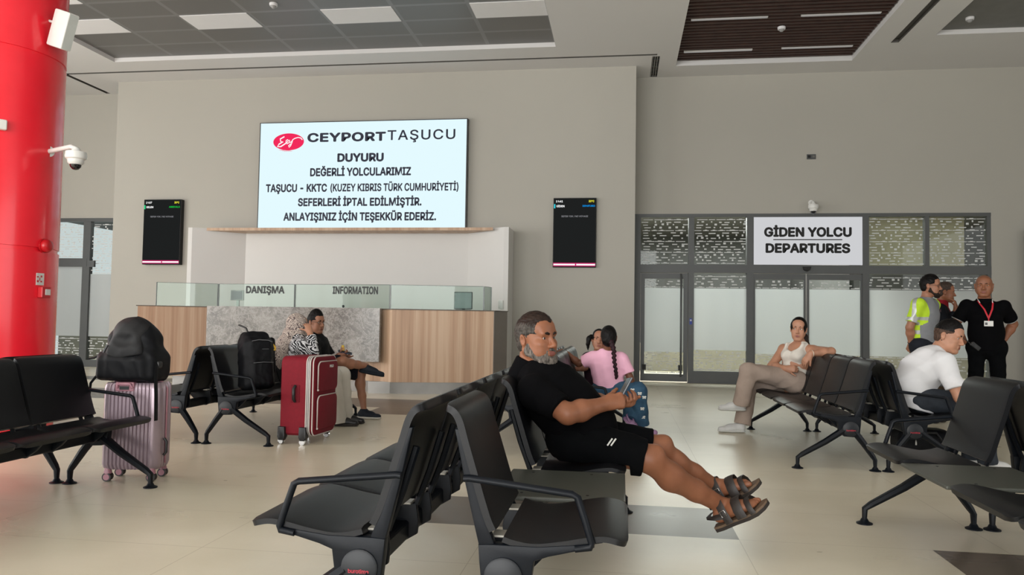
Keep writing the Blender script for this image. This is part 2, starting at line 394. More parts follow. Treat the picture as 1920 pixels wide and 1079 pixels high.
detector(2.41, 12.2, HC + .055, 'white round detector in the middle of the dark timber slats')
detector(5.09, 12.1, HC + .056, 'white round detector on the grey ceiling field at the far right')
# air grille at the end of the wall-side ceiling slot
o = empty('air_grille', (.535, 13.7, HC), 0, 'black slatted air grille in the ceiling at the corner of the middle wall', 'air grille')
mb = MB(); [mb.box(.475 + .04 * i, .49 + .04 * i, 13.14, 14.23, HC + .002, HC + .03) for i in range(4)]; mb.build('blades', mat('grille_metal', srgb(130, 128, 124), .5), o)
mb = MB(); [mb.box(.47, .60, 13.14 + .18 * i, 13.155 + .18 * i, HC + .01, HC + .03) for i in range(7)]; mb.build('cross_bars', M_frame, o)

# back and side fronts behind the camera: glazed bays that let the daylight in
mb = MB(); mb.box(-14, 12, -7.2, -7, 4.4, HC); mb.box(-14, 12, -7.2, -7, 0, .25)
for x in np.arange(-14, 12.1, 2.0): mb.box(x - .08, x + .08, -7.15, -7, .25, 4.4)
structure(mb.build('wall_back', M_frame))
mb = MB(); mb.box(-14, -13.8, -7, 14.6, 4.3, HC); mb.box(-14, -13.8, -7, 14.6, 0, .2); mb.box(-14, -13.8, 9.6, 14.6, .2, 4.3)
for y in np.arange(-7, 9.7, 2.0): mb.box(-13.95, -13.8, y - .08, y + .08, .2, 4.3)
structure(mb.build('wall_far_left', M_frame))

# ------------------------------------------------------------------ red column and what hangs on it
def red_mat():
    k = NT('red_gloss_cladding'); v = k.coord(); f = k.noise(v, 3)
    k.l(k.ramp(f, [(0.3, srgb(246, 32, 50)), (0.7, srgb(252, 38, 56))]).outputs[0], k.b.inputs['Base Color'])
    k.b.inputs['Roughness'].default_value = 0.24; k.b.inputs['Specular IOR Level'].default_value = 0.5; k.b.inputs['Coat Weight'].default_value = 0.3
    k.b.inputs['Coat Roughness'].default_value = .1; return k.m
M_red = red_mat()
CX, CY, CR = -5.885, 6.36, 0.60
z1, z2 = 1.645, 3.43
MB().lathe([(CR + .01, 0), (CR + .01, .1), (CR, .11), (CR, z1), (CR - .014, z1 + .002), (CR - .014, z1 + .035), (CR, z1 + .037), (CR, z2), (CR - .014, z2 + .002), (CR - .014, z2 + .035), (CR, z2 + .037), (CR, HC)],
           Matrix.Translation((CX, CY, 0)), n=96)._mi([], 0).build('column_round', M_red, None, 35)
structure(bpy.data.objects['column_round'])
def on_column(deg, z):
    """frame on the column: x tangent (rightward from the viewer), y up, z outward"""
    a = math.radians(deg); n = Vector((math.cos(a), math.sin(a), 0)); t = Vector((-n.y, n.x, 0))
    return Matrix(((t.x, 0, n.x, CX + CR * n.x), (t.y, 0, n.y, CY + CR * n.y), (0, 1, n.z, z), (0, 0, 0, 1)))
M_wht = mat('white_plastic', srgb(222, 222, 218), 0.4, var=0.01)
M_dgrey = mat('dark_plastic', srgb(40, 40, 42), 0.35, var=0.05)
M_redp = mat('red_plastic', srgb(190, 22, 32), 0.3, var=0.03)
# loudspeaker on its bracket
Ms = Matrix.Translation((-5.10, 6.30, 3.68)) @ Euler((0.0, math.radians(20), math.radians(-18)), 'XYZ').to_matrix().to_4x4()
o = empty('loudspeaker', (-5.10, 6.30, 3.5), 0, 'white box loudspeaker tilted down on a bracket high on the red column', 'loudspeaker')
mb = MB(); mb.prism([(-.10, -.075), (-.02, -.09), (.075, -.045), (.075, .045), (-.02, .09), (-.10, .075)], 'z', -.17, .17, 0, Ms, .012); mb.build('cabinet', M_wht, o, 40)
mb = MB(); mb.box(.076, .082, -.043, .043, -.16, .16, 0, Ms); mb.build('grille', mat('speaker_grille', srgb(190, 194, 190), .6, bump=.3, bscale=400), o)
mb = MB(); mb.tube([(-5.31, 6.33, 3.80), (-5.25, 6.32, 3.78), (-5.15, 6.30, 3.78)], .012, 8); mb.box(-5.325, -5.30, 6.29, 6.37, 3.76, 3.84)
mb.build('bracket', M_wht, o, 60)
# dome cameras
def dome(name, P, wall_pts, lab):
    x, y, z = P; o = empty(name, P, 0, lab, 'security camera', 'security cameras'); T = Matrix.Translation(P)
    mb = MB(); mb.tube(wall_pts, .022, 10); mb.cyl(wall_pts[0], Vector(wall_pts[0]) * .97 + Vector(wall_pts[1]) * .03, .05); mb.build('arm', M_wht, o, 50)
    MB().lathe([(.0, .075), (.03, .075), (.04, .05), (.085, .04), (.09, .0), (.085, -.02), (.07, -.03), (.066, -.06), (.05, -.075), (0, -.075)][::-1], T).build('housing', M_wht, o, 40)
    MB().lathe([(0, -.125), (.025, -.118), (.045, -.095), (.05, -.072)], T).build('dome_lens', mat('dark_dome', srgb(25, 25, 28), .1, coat=.5), o, 80)
dome('dome_camera', (-4.90, 6.25, 2.50), [(-5.30, 6.40, 2.585), (-4.95, 6.25, 2.59), (-4.90, 6.25, 2.57), (-4.90, 6.25, 2.54)], 'white dome security camera on a short arm at the right edge of the red column')
dome('dome_camera', (3.33, D2 - .16, 3.17), [(3.33, D2, 3.27), (3.33, D2 - .12, 3.27), (3.33, D2 - .16, 3.26), (3.33, D2 - .16, 3.2)], 'white dome security camera on the wall above the departures sign')
# left edge wall lamp / speaker stub, alarm bell, sign, call point
T = on_column(-39, 2.72)
mb = MB(); mb.box(-.05, .03, -.04, .05, 0, .06, 0, T, .01); tag(mb.build('wall_sounder', M_wht), 'small white fitting on the red column at the left edge of the picture', 'fitting')
T = on_column(1, 1.70); o = empty('alarm_bell', T.translation, 0, 'red dome alarm sounder on the red column', 'alarm')
MB().lathe([(.05, 0), (.058, .012), (.062, .035), (.05, .06), (.03, .068), (0, .07)], T).build('dome', M_redp, o, 60)
MB().lathe([(.066, 0), (.066, .012), (.05, .013)], T).build('base_ring', M_redp, o, 40)
T = on_column(-2, 1.39)
mb = MB(); mb.box(-.045, .045, -.055, .055, 0.002, .006, 0, T)
for q in ((-.03, .02, .02, .012), (.012, .025, .018, .018), (-.028, -.02, .02, .02), (.012, -.022, .02, .014), (-.005, 0, .008, .03)): mb.box(q[0] - q[2] / 2, q[0] + q[2] / 2, q[1] - q[3] / 2, q[1] + q[3] / 2, .006, .0075, 1, T)
tag(mb.build('alarm_sign', [M_wht, M_redp]), 'small white and red pictogram sign above the fire call point on the column', 'sign')
T = on_column(1, 1.27); o = empty('fire_call_point', T.translation, 0, 'red manual fire call point with white plate on the column', 'fire call point')
mb = MB(); mb.box(-.055, .055, -.05, .05, 0, .05, 0, T, .006); mb.build('housing', M_redp, o)
mb = MB(); mb.box(-.02, .045, -.025, .03, .05, .055, 0, T, .003); mb.build('press_plate', M_wht, o)

# ------------------------------------------------------------------ announcement screen
SX0, SX1, SZ0, SZ1, SY = -6.77, -2.815, 2.705, 4.715, D1 - .10
M_scr = emit('led_white', srgb(228, 250, 255), 1.0)
M_navy = mat('navy_lettering', srgb(28, 34, 58), 0.6, var=.02); M_pink = emit('led_pink', srgb(242, 44, 92), 1.0)
o = empty('announcement_screen', ((SX0 + SX1) / 2, SY, SZ0), 0, 'large white LED announcement screen with navy Turkish text on the middle wall', 'screen')
mb = MB(); mb.box(SX0 - .02, SX1 + .02, SY, D1 - .001, SZ0 - .012, SZ1 + .015); mb.build('cabinet', M_dgrey, o)
mb = MB(); mb.quad((SX0, SY - .004, SZ0), (SX1, SY - .004, SZ0), (SX1, SY - .004, SZ1), (SX0, SY - .004, SZ1)); mb.build('display', M_scr, o)
W_, H_ = SX1 - SX0, SZ1 - SZ0
def sc(u, v):  # position on the display as shares of its width and height from its top-left corner
    return SX0 + u * W_, SZ1 - v * H_
def st(body, u0, u1, v0, v1, bold=0.0, spacing=1.0):
    x0, zt = sc(u0, v0); x1, zb = sc(u1, v1); return text_mesh(body, x1 - x0, zt - zb, on_wall((x0 + x1) / 2, SY - .0045, (zt + zb) / 2), .002, bold, spacing)
me = join_meshes([st('CEYPORT', .235, .618, .10, .185, .034, 1.05),
    st('DUYURU', .385, .61, .294, .374, .04), st('DEĞERLİ YOLCULARIMIZ', .253, .742, .428, .505, .034), st('TAŞUCU - KKTC', .035, .338, .574, .65, .034), st('(KUZEY KIBRIS TÜRK CUMHURİYETİ)', .355, .967, .576, .648, .027),
    st('SEFERLERİ İPTAL EDİLMİŞTİR.', .197, .795, .707, .783, .034), st('ANLAYIŞINIZ İÇİN TEŞEKKÜR EDERİZ.', .127, .865, .841, .918, .034)])
lt = link_mesh('lettering', me, o, [M_navy])
lt2 = link_mesh('thin_lettering', st('TAŞUCU', .628, .945, .092, .175, -.012, 1.1), o, [M_navy])
mb = MB(); cx, cz = sc(.142, .178)
mb.lathe([(0, 0), (.30, 0), (.302, .001), (.302, .003), (0, .003)], Matrix.Translation((cx, SY - .0055, cz)) @ Matrix.Rotation(PI / 2, 4, 'X') @ Matrix.Diagonal((1, .53, 1, 1)), 48)
for i in range(4):
    mb.box(cx - .19 + .035 * i, cx - .03 + .02 * i + .05, SY - .0085, SY - .0055, cz - .155 - .008 * i, cz - .152 - .008 * i)
logo = mb.build('logo_oval', M_pink, o)
mb = MB()
def stroke(pts, r): mb.tube([(cx + a * .30, SY - .010, cz + b * .16) for a, b in pts], r, 6, 0, False, .35)
stroke([(-.28, .62), (-.55, .35), (-.52, .05), (-.36, .02), (-.62, -.25), (-.72, -.55), (-.50, -.55), (-.2, -.2)], .012)
stroke([(-.2, -.2), (-.08, -.02), (-.01, .14), (-.06, .26), (-.15, .18), (-.17, -.06), (-.10, -.24), (.06, -.08)], .009)
stroke([(.06, .22), (.07, -.02), (.13, -.10), (.22, .06), (.27, .24), (.22, -.12), (.14, -.48), (.04, -.66), (.0, -.5), (.14, -.24)], .009)
stroke([(.27, .24), (.42, .40), (.62, .5), (.8, .42), (.9, .2)], .009)
mb.build('logo_script', emit('led_white_stroke', (1, .96, .98, 1), 1.0), logo)

# flight information displays
M_fscr = emit('display_dark', srgb(46, 48, 48), 0.5)
def fids(x0, x1, z0, z1, y, lab, accent, bar, t1, t2, t3, yaw=0):
    o = empty('information_display', ((x0 + x1) / 2, y, z0), 0, lab, 'display', 'departure and arrival displays')
    mb = MB(); mb.box(x0, x1, y + .006, D1, z0, z1, 0, None, .006); mb.build('case', M_black, o)
    mb = MB(); mb.box(x0 + .012, x1 - .012, y, y + .007, z0 + .012, z1 - .012); mb.build('screen', M_fscr, o)
    w, h = x1 - x0, z1 - z0
    P = lambda u, v: (x0 + u * w, z1 - v * h)
    def t(b, u0, u1, v0, v1, bold, m, nm='lettering'):
        a, c = P(u0, v0), P(u1, v1); link_mesh(nm, text_mesh(b, c[0] - a[0], a[1] - c[1], on_wall((a[0] + c[0]) / 2, y - .002, (a[1] + c[1]) / 2), .001, bold), o, [m])
    wt = emit('display_white', (1, 1, 1, 1), 1.0); yl = emit('display_yellow', srgb(240, 235, 60), 1.0); ac = emit('display_accent', accent, 1.0)
    t(t1, .06, .22, .035, .065, .03, wt, 'clock_digits'); t('30°C', .82, .95, .035, .065, .03, yl, 'temperature'); t(t2, .07, .26, .105, .135, .03, wt, 'heading'); t(t3, .68, .97, .105, .13, .02, ac, 'heading_english')
    t('SEFER YOK / NO VOYAGE', .19, .81, .255, .278, .0, emit('display_grey', srgb(190, 190, 196), .7), 'message')
    mb = MB(); a, b = P(.015, .09), P(.045, .15); mb.box(a[0], b[0], y - .003, y, b[1], a[1]); mb.build('marker', emit('display_marker', bar, 1.0), o)
    mb = MB(); a, b = P(.01, .935), P(.99, .985); mb.box(a[0], b[0], y - .003, y, b[1], a[1]); rib = mb.build('ribbon', emit('display_magenta', srgb(205, 40, 110), .9), o)
    mb = MB(); a, b = P(.02, .95), P(.52, .972); mb.box(a[0], b[0], y - .005, y - .003, b[1], a[1]); a, b = P(.55, .95), P(.985, .972); mb.box(a[0], b[0], y - .005, y - .003, b[1], a[1]); mb.build('ribbon_text', wt, rib)
fids(-9.10, -8.33, 2.04, 3.29, D1 - .11, 'tall dark arrivals display with green heading on the wall beside the red column', srgb(20, 200, 70), srgb(40, 220, 140), '16:07', 'GELEN', 'ARRIVALS')
fids(-1.225, -.465, 2.035, 3.27, D1 - .07, 'tall dark departures display with blue heading right of the information desk', srgb(0, 150, 235), srgb(60, 210, 225), '16:41', 'GİDEN', 'DEPARTURES')

# ------------------------------------------------------------------ information desk and its backdrop
def wood_mat():
    k = NT('striped_veneer'); gm = k.n('ShaderNodeNewGeometry')
    m1 = k.n('ShaderNodeMapping'); m1.inputs['Scale'].default_value = (9, 9, .12); k.l(gm.outputs['Position'], m1.inputs[0])
    a = k.noise(m1.outputs[0], 1.0, 3, .6); m2 = k.n('ShaderNodeMapping'); m2.inputs['Scale'].default_value = (60, 60, 1.2); k.l(gm.outputs['Position'], m2.inputs[0])
    b = k.noise(m2.outputs[0], 1.0, 4, .6); ma = k.n('ShaderNodeMath', operation='MULTIPLY_ADD'); ma.inputs[1].default_value = .35; k.l(b, ma.inputs[0]); k.l(a, ma.inputs[2])
    k.l(k.ramp(ma.outputs[0], [(.42, srgb(154, 122, 97)), (.62, srgb(180, 147, 119)), (.82, srgb(198, 170, 143))]).outputs[0], k.b.inputs['Base Color'])
    k.b.inputs['Roughness'].default_value = .45; return k.m
M_wood = wood_mat()
def marble_mat():
    k = NT('grey_marble'); v = k.coord((1, 1, 1)); w = k.n('ShaderNodeTexNoise'); w.inputs['Scale'].default_value = 3.0; w.inputs['Detail'].default_value = 8; k.l(v, w.inputs['Vector'])
    mp = k.n('ShaderNodeMix', data_type='RGBA', blend_type='LINEAR_LIGHT'); mp.inputs[0].default_value = .35; k.l(v, mp.inputs[6]); k.l(w.outputs['Color'], mp.inputs[7])
    def vein(scale, w):                     # thin ridges where a warped noise crosses its middle
        f = k.noise(mp.outputs[2], scale, 5, .6); su = k.n('ShaderNodeMath', operation='SUBTRACT'); su.inputs[1].default_value = .5; k.l(f, su.inputs[0])
        ab = k.n('ShaderNodeMath', operation='ABSOLUTE'); k.l(su.outputs[0], ab.inputs[0]); return k.ramp(ab.outputs[0], [(0.0, (.6, .6, .6, 1)), (w, (0, 0, 0, 1))])
    base = k.ramp(k.noise(v, 2.6, 12, .75), [(.32, srgb(88, 86, 83)), (.5, srgb(122, 119, 114)), (.66, srgb(160, 157, 151))])
    ad = k.n('ShaderNodeMath', operation='MAXIMUM'); k.l(vein(4.0, .03).outputs[0], ad.inputs[0]); k.l(vein(9.0, .035).outputs[0], ad.inputs[1])
    mx = k.n('ShaderNodeMix', data_type='RGBA'); k.l(ad.outputs[0], mx.inputs[0]); k.l(base.outputs[0], mx.inputs[6]); mx.inputs[7].default_value = srgb(180, 178, 172)
    k.l(mx.outputs[2], k.b.inputs['Base Color']); k.b.inputs['Roughness'].default_value = .22; return k.m
M_marble = marble_mat()
o = empty('backdrop_panel', (-4.92, 13.3, 0), 0, 'white winged backdrop panel with a wooden ledge behind the information desk', 'backdrop')
BT = 2.688
mb = MB(); mb.prism([(-7.87, 13.0), (-7.79, 13.0), (-7.0, 13.5), (-2.75, 13.5), (-2.02, 13.0), (-1.94, 13.0), (-1.94, 13.59), (-7.87, 13.59)], 'z', 0, BT - .0); mb.build('white_panel', M_white, o)
mb = MB(); mb.prism([(-7.52, 13.02), (-2.22, 13.02), (-2.76, 13.495), (-7.0, 13.495)], 'z', BT - .055, BT - .005); mb.build('ledge', M_wood, o)
mb = MB(); mb.box(-2.10, -2.02, 12.985, 13.0, 1.27, 1.42); tag(mb.build('socket_plate', M_steel), 'small metal socket plate on the right wing of the white backdrop', 'socket plate')
# desk: left wing, centre and right wing, floating on a steel plinth
DT, DB = 1.21, .17
o = empty('information_desk', (-4.5, 11, 0), 0, 'long wooden information desk with a grey marble front panel', 'desk')
L0, L1, R0, R1, R2 = (-7.12, 10.50), (-6.15, 11.02), (-3.27, 10.67), (-1.85, 11.04), (-1.72, 11.45)
C0_, C1_ = (-6.15, 11.02), (-3.46, 10.80)
mb = MB(); mb.prism([L0, L1, C1_, R0, R1, R2, (-3.3, 11.9), (-6.3, 12.0), (-7.5, 11.2)], 'z', DB, DT); ob = mb.build('carcass', [M_wood], o)
mb = MB(); mb.quad((R1[0] + .002, R1[1] - .002, DB), (R2[0] + .002, R2[1], DB), (R2[0] + .002, R2[1], DT), (R1[0] + .002, R1[1] - .002, DT))
mb = MB(); mb.prism([(R1[0] + .001, R1[1] - .004), (R1[0] + .01, R1[1] - .004), (R2[0] + .01, R2[1]), (R2[0] + .001, R2[1])], 'z', DB, DT); mb.build('end_panel', mat('taupe_laminate', srgb(112, 104, 97), .5), o)
mb = MB(); mb.prism([(L0[0] - .02, L0[1] - .015), (L1[0], L1[1] - .02), (C1_[0], C1_[1] - .03), (R0[0], R0[1] - .02), (R1[0] + .02, R1[1] - .015), (R2[0] + .02, R2[1] + .02), (-3.3, 11.93), (-6.3, 12.03), (-7.53, 11.23)], 'z', DT, DT + .012); mb.build('worktop', mat('dark_edge', srgb(86, 78, 70), .5), o)
mb = MB(); n_ = Vector((-.22, -2.69, 0)).normalized()
def mrb(t, z, off): # along the centre front
    a = Vector((*C0_, 0)).lerp(Vector((*C1_, 0)), t); return (a.x, a.y - off, z)
poly = [(-6.10, DT + .016), (-6.10, .455), (-3.44, .455), (-3.44, DT + .016)]
mb.prism(poly, 'y', 10.64, 10.72, 0); mb.build('marble_panel', M_marble, o)
mb = MB(); mb.prism([(-6.9, 11.1), (-6.2, 11.25), (-3.62, 10.95), (-3.62, 10.72), (-3.3, 10.74), (-1.95, 11.08), (-1.9, 11.4), (-3.3, 11.8), (-6.5, 11.8)], 'z', 0, DB); mb.build('plinth', M_steel, o)
# glass screen panes standing on the desk
M_glass = glass('desk_glass', (.84, .91, .88, 1), .004)
M_edge = mat('glass_edge', srgb(70, 84, 80), .2)
GT = 1.575
pts = [(-6.98, 10.72), (-6.2, 11.13), (-4.9, 11.02), (-3.36, 10.86), (-2.02, 11.16), (-1.95, 11.42)]
glabs = ['leftmost greenish glass screen pane on the wooden desk wing', 'glass screen pane of the desk printed DANIŞMA', 'glass screen pane of the desk printed INFORMATION', 'greenish glass screen pane on the right desk wing', 'short end pane of glass at the right end of the desk']
for i, lab in enumerate(glabs):
    a, b = Vector((*pts[i], 0)), Vector((*pts[i + 1], 0)); d = (b - a).normalized(); a2, b2 = a + d * .008, b - d * .008; nn = Vector((-d.y, d.x, 0)) * .006
    o = empty('glass_screen', ((a.x + b.x) / 2, (a.y + b.y) / 2, DT + .012), 0, lab, 'glass screen', 'glass panes on the information desk')
    mb = MB(); mb.prism([(a2.x, a2.y), (b2.x, b2.y), (b2.x + nn.x, b2.y + nn.y), (a2.x + nn.x, a2.y + nn.y)], 'z', DT + .0135, GT); mb.build('pane', M_glass, o)
    mb = MB()
    for q in (a2, b2): mb.box(q.x - .004, q.x + .004, q.y - .006, q.y + .008, DT + .0135, GT + .001)
    mb.tube([(a2.x, a2.y, GT), (b2.x, b2.y, GT)], .003, 6); mb.build('edge', M_edge, o)
    if i in (1, 2):
        txt, t0, t1 = (('DANIŞMA', .368, .868) if i == 1 else ('INFORMATION', .404, .877))
        p0, p1 = a.lerp(b, t0), a.lerp(b, t1); c_ = (p0 + p1) / 2
        M = Matrix(((d.x, 0, -nn.x / .006, c_.x + nn.x * -.6), (d.y, 0, -nn.y / .006, c_.y - nn.y * .6), (0, 1, 0, 1.49), (0, 0, 0, 1)))
        link_mesh('lettering', text_mesh(txt, (p1 - p0).length, .115, M, .002, .036), o, [mat('film_grey', srgb(52, 56, 56), .6)])
# things behind the glass
def slab(name, x0, x1, y, z0, z1, m, lab, cat, t=.03, foot=True):
    o = empty(name, ((x0 + x1) / 2, y, DT + .012), 0, lab, cat)
    mb = MB(); mb.box(x0, x1, y, y + t, z0, z1, 0, None, .006); mb.build('housing', m[0], o)
    mb = MB(); mb.box(x0 + .012, x1 - .012, y - .002, y, z0 + .012, z1 - .012); mb.build('display', m[1], o)
    if foot:
        mb = MB(); mb.box((x0 + x1) / 2 - .02, (x0 + x1) / 2 + .02, y + t, y + t + .03, DT + .012, z1 - .05); mb.box((x0 + x1) / 2 - .1, (x0 + x1) / 2 + .1, y - .05, y + .12, DT + .0135, DT + .024); mb.build('stand', m[0], o)
slab('monitor', -6.12, -5.90, 11.35, 1.33, 1.49, (M_steel, mat('monitor_grey', srgb(96, 96, 100), .4)), 'small grey monitor behind the glass, left of the DANIŞMA lettering', 'monitor')
slab('monitor', -2.52, -2.24, 11.38, 1.24, 1.50, (M_dgrey, mat('monitor_dark', srgb(60, 62, 64), .12)), 'dark monitor turned on the desk behind the right wing glass', 'monitor')
o = empty('desk_microphone', (-4.2, 11.2, DT), 0, 'small black microphone on the desk behind the INFORMATION glass', 'microphone')
mb = MB(); mb.ball((-4.2, 11.2, 1.255), .02); mb.build('capsule', M_black, o, 180); mb = MB(); mb.cyl((-4.2, 11.2, DT + .012), (-4.2, 11.2, 1.25), .007); mb.cyl((-4.2, 11.2, DT + .012), (-4.2, 11.2, DT + .02), .04); mb.build('stem', M_black, o)

# ------------------------------------------------------------------ departures glazing
M_frost = NT('frosted_film')
k = M_frost; v = k.coord((.9, 1, .05)); k.l(k.ramp(k.noise(v, 1.4, 2), [(.35, srgb(196, 200, 201)), (.65, srgb(214, 217, 217))]).outputs[0], k.b.inputs['Base Color']); k.b.inputs['Roughness'].default_value = .35
tr = k.n('ShaderNodeBsdfTranslucent'); tr.inputs[0].default_value = (.8, .82, .82, 1); mx = k.n('ShaderNodeMixShader'); mx.inputs[0].default_value = .5
k.l(k.b.outputs[0], mx.inputs[1]); k.l(tr.outputs[0], mx.inputs[2]); k.l(mx.outputs[0], k.out.inputs[0]); M_frost = k.m
M_clear = glass('partition_glass', (.88, .92, .90, 1), .004)
M_film = mat('white_film', srgb(206, 209, 208), .5, var=.02)
def dashes(mb, x0, x1, z0, z1, y):
    rng = random.Random(int(x0 * 1000) + int(z0 * 777))
    z = z0 + .012; row = 0
    while z < z1 - .02:
        x = x0 + rng.uniform(0, .06)
        while x < x1 - .03:
            kind = row % 4
            w = rng.uniform(.10, .22) if kind == 0 else rng.choice((.025, .03, .045, .09, .12))
            h = .012 if kind == 0 else (rng.choice((.022, .034)) if w < .05 else .017)
            zz = z if kind == 0 else z + rng.uniform(-.006, .008)
            x2 = min(x + w, x1 - .005); mb.box(x, x2, y, y + .0015, max(zz, z0), zz + h)
            if kind == 0 and rng.random() < .6: mb.box(x + w * .3, min(x + w * .7, x1 - .005), y, y + .0015, z + h, z + h + .01)
            x = x2 + (rng.uniform(.004, .03) if kind == 0 else rng.choice((.05, .08, .12, .16)))
        z += .05; row += 1
def glazed(parent, x0, x1, z0, z1, y, bands=None, solid=None):
    mb = MB(); mb.box(x0, x1, y, y + .008, z0, z1); g = mb.build('pane', M_clear, parent)
    if bands:
        mb = MB(); [dashes(mb, x0 + .005, x1 - .005, a, b, y - .004) for a, b in bands]; mb.build('film_pattern', M_film, parent)
    if solid:
        mb = MB(); mb.box(x0, x1, y - .003, y - .0005, *solid); mb.build('frosted_film', M_frost, parent)
FY = D2 + .05
o = structure(empty('window_1', (3.3, FY, 0)))
mb = MB()
for a, b in ((DX0, .33), (1.19, 1.29), (2.22, 2.34), (4.2, 4.31), (6.25, DX1)): mb.box(a, b, FY - .05, FY + .07, 0, DZ)
mb.box(5.24, 5.31, FY - .05, FY + .07, 2.0, DZ)
for a, b in ((3.02, DZ), (2.0, 2.15)): mb.box(DX0, DX1, FY - .055, FY + .075, a, b)
mb.box(1.29, 2.22, FY - .05, FY + .07, 0, .22); mb.box(4.31, 6.25, FY - .05, FY + .07, 0, .1)
mb.build('frame', M_frame, o)
for a, b in ((.33, 1.19), (1.29, 2.22), (4.31, 5.24), (5.31, 6.25)): glazed(o, a, b, 2.15, 3.02, FY, [(2.16, 3.01)])
glazed(o, 1.29, 2.22, .22, 2.0, FY, [(.23, .60), (1.72, 1.99)], (.60, 1.72))
glazed(o, 4.31, 6.25, .1, 2.0, FY, [(.11, .55), (1.72, 1.99)], (.55, 1.72))
# hinged door on the left, sliding pair in the middle
def leaf(name, x0, x1, w, z0, z1, y, pull=None):
    o = structure(empty(name, ((x0 + x1) / 2, y, 0)))
    mb = MB(); mb.box(x0, x0 + w, y - .03, y + .03, .02, z1); mb.box(x1 - w, x1, y - .03, y + .03, .02, z1); mb.box(x0 + w, x1 - w, y - .03, y + .03, .02, z0); mb.box(x0 + w, x1 - w, y - .03, y + .03, z1 - .1, z1); mb.build('leaf_frame', M_frame, o)
    glazed(o, x0 + w, x1 - w, z0, z1 - .1, y, [(z0 + .01, .55), (1.72, z1 - .105)], (.55, 1.72))
    if pull: mb = MB(); mb.tube([(pull, y - .03, .12), (pull, y - .09, .16), (pull, y - .09, 1.93), (pull, y - .03, 1.97)], .018, 10); mb.build('pull_bar', M_frame, o, 60)
    return o
d_ = leaf('door_1', .34, 1.18, .07, .15, 1.99, FY - .01, 1.06)
mb = MB(); mb.box(1.02, 1.09, FY - .06, FY - .03, .22, .32); mb.box(.37, .44, FY - .06, FY - .03, .22, .32); mb.build('patch_fitting', M_black, d_)
leaf('door_2', 2.34, 3.24, .03, .1, 1.99, FY + .0); leaf('door_3', 3.27, 4.20, .03, .1, 1.99, FY + .0)
bpy.data.objects['door_3']  # the sliding pair meets behind the seated woman
o = empty('departures_sign', (3.27, FY - .06, 2.16), 0, 'white illuminated sign reading GİDEN YOLCU DEPARTURES over the sliding doors', 'sign')
mb = MB(); mb.box(2.34, 4.20, FY - .045, FY, 2.16, 3.015); mb.build('face', emit('sign_face', srgb(214, 215, 218), .9), o)
mes = [text_mesh('GİDEN YOLCU', 1.50, .175, on_wall(3.27, FY - .047, 2.745), .002, .042), text_mesh('DEPARTURES', 1.45, .175, on_wall(3.27, FY - .047, 2.455), .002, .042)]
link_mesh('lettering', join_meshes(mes), o, [M_black]); mb = MB(); mb.box(2.68, 3.86, FY - .049, FY - .045, 2.60, 2.617); mb.build('rule', M_black, o)
o = empty('door_sensor', (3.25, FY - .1, 2.03), 0, 'small black motion sensor above the sliding doors', 'sensor')
mb = MB(); mb.prism([(3.18, 2.12), (3.2, 2.06), (3.25, 2.035), (3.30, 2.06), (3.32, 2.12)], 'y', FY - .11, FY - .055, 0, None, .006); mb.build('housing', M_black, o)
mb = MB(); mb.ball((3.25, FY - .11, 2.07), .018); mb.build('lens', M_dgrey, o, 180)
mb = MB(); mb.box(3.255, 3.41, D2 - .012, D2, 4.055, 4.145, 0); mb.box(3.27, 3.32, D2 - .016, D2 - .012, 4.08, 4.125, 1); mb.box(3.35, 3.39, D2 - .016, D2 - .012, 4.085, 4.12, 2)
tag(mb.build('wall_outlet', [M_frame, M_black, M_steel]), 'small dark outlet plate high on the wall above the departures sign', 'outlet plate')
mb = MB(); mb.box(1.215, 1.26, FY - .053, FY - .05, 1.06, 1.17); mb.box(1.225, 1.25, FY - .0545, FY - .053, 1.12, 1.15, 1); tag(mb.build('door_sticker', [mat('sticker_blue', srgb(40, 60, 150), .5), M_film]), 'small blue sticker on the grey door post', 'sticker')
# totem at the right edge of the picture
o = empty('information_totem', (7.15, 14.1, 0), 0, 'tall black totem with a blue top panel at the right edge of the picture', 'totem')
mb = MB(); mb.box(6.80, 7.6, 14.02, 14.2, 0, 2.76, 0, None, .01); mb.build('body', M_black, o); mb = MB(); mb.box(6.83, 7.57, 14.01, 14.02, 2.40, 2.73); mb.build('blue_panel', mat('totem_blue', srgb(36, 62, 120), .4), o)
# glazed door in the left recess
o = structure(empty('window_2', (-11.2, D3, 0))); y = D3 + .04
mb = MB()
for a, b in ((-12.6, -12.5), (-11.0, -10.84), (-9.86, -9.75)): mb.box(a, b, y - .05, y + .05, 0, 3.05)
for a, b in ((2.98, 3.05), (0, .14), ): mb.box(-12.6, -9.8, y - .055, y + .055, a, b)
mb.box(-12.6, -10.9, y - .055, y + .055, 2.05, 2.22); mb.build('frame', M_frame, o)
glazed(o, -12.5, -11.0, 2.22, 2.98, y, [(2.24, 2.97)]); glazed(o, -12.5, -11.0, .14, 2.05, y, [(.15, .62)], (.62, 2.05)); glazed(o, -10.84, -9.86, .14, 2.98, y, [(.15, .62), (1.9, 2.97)], (.62, 1.9))
mb = MB(); mb.box(-10.83, -10.7, y - .1, y - .05, 2.04, 2.17); tag(mb.build('exit_device', M_frame), 'small grey door device in the left glazed recess', 'door device')

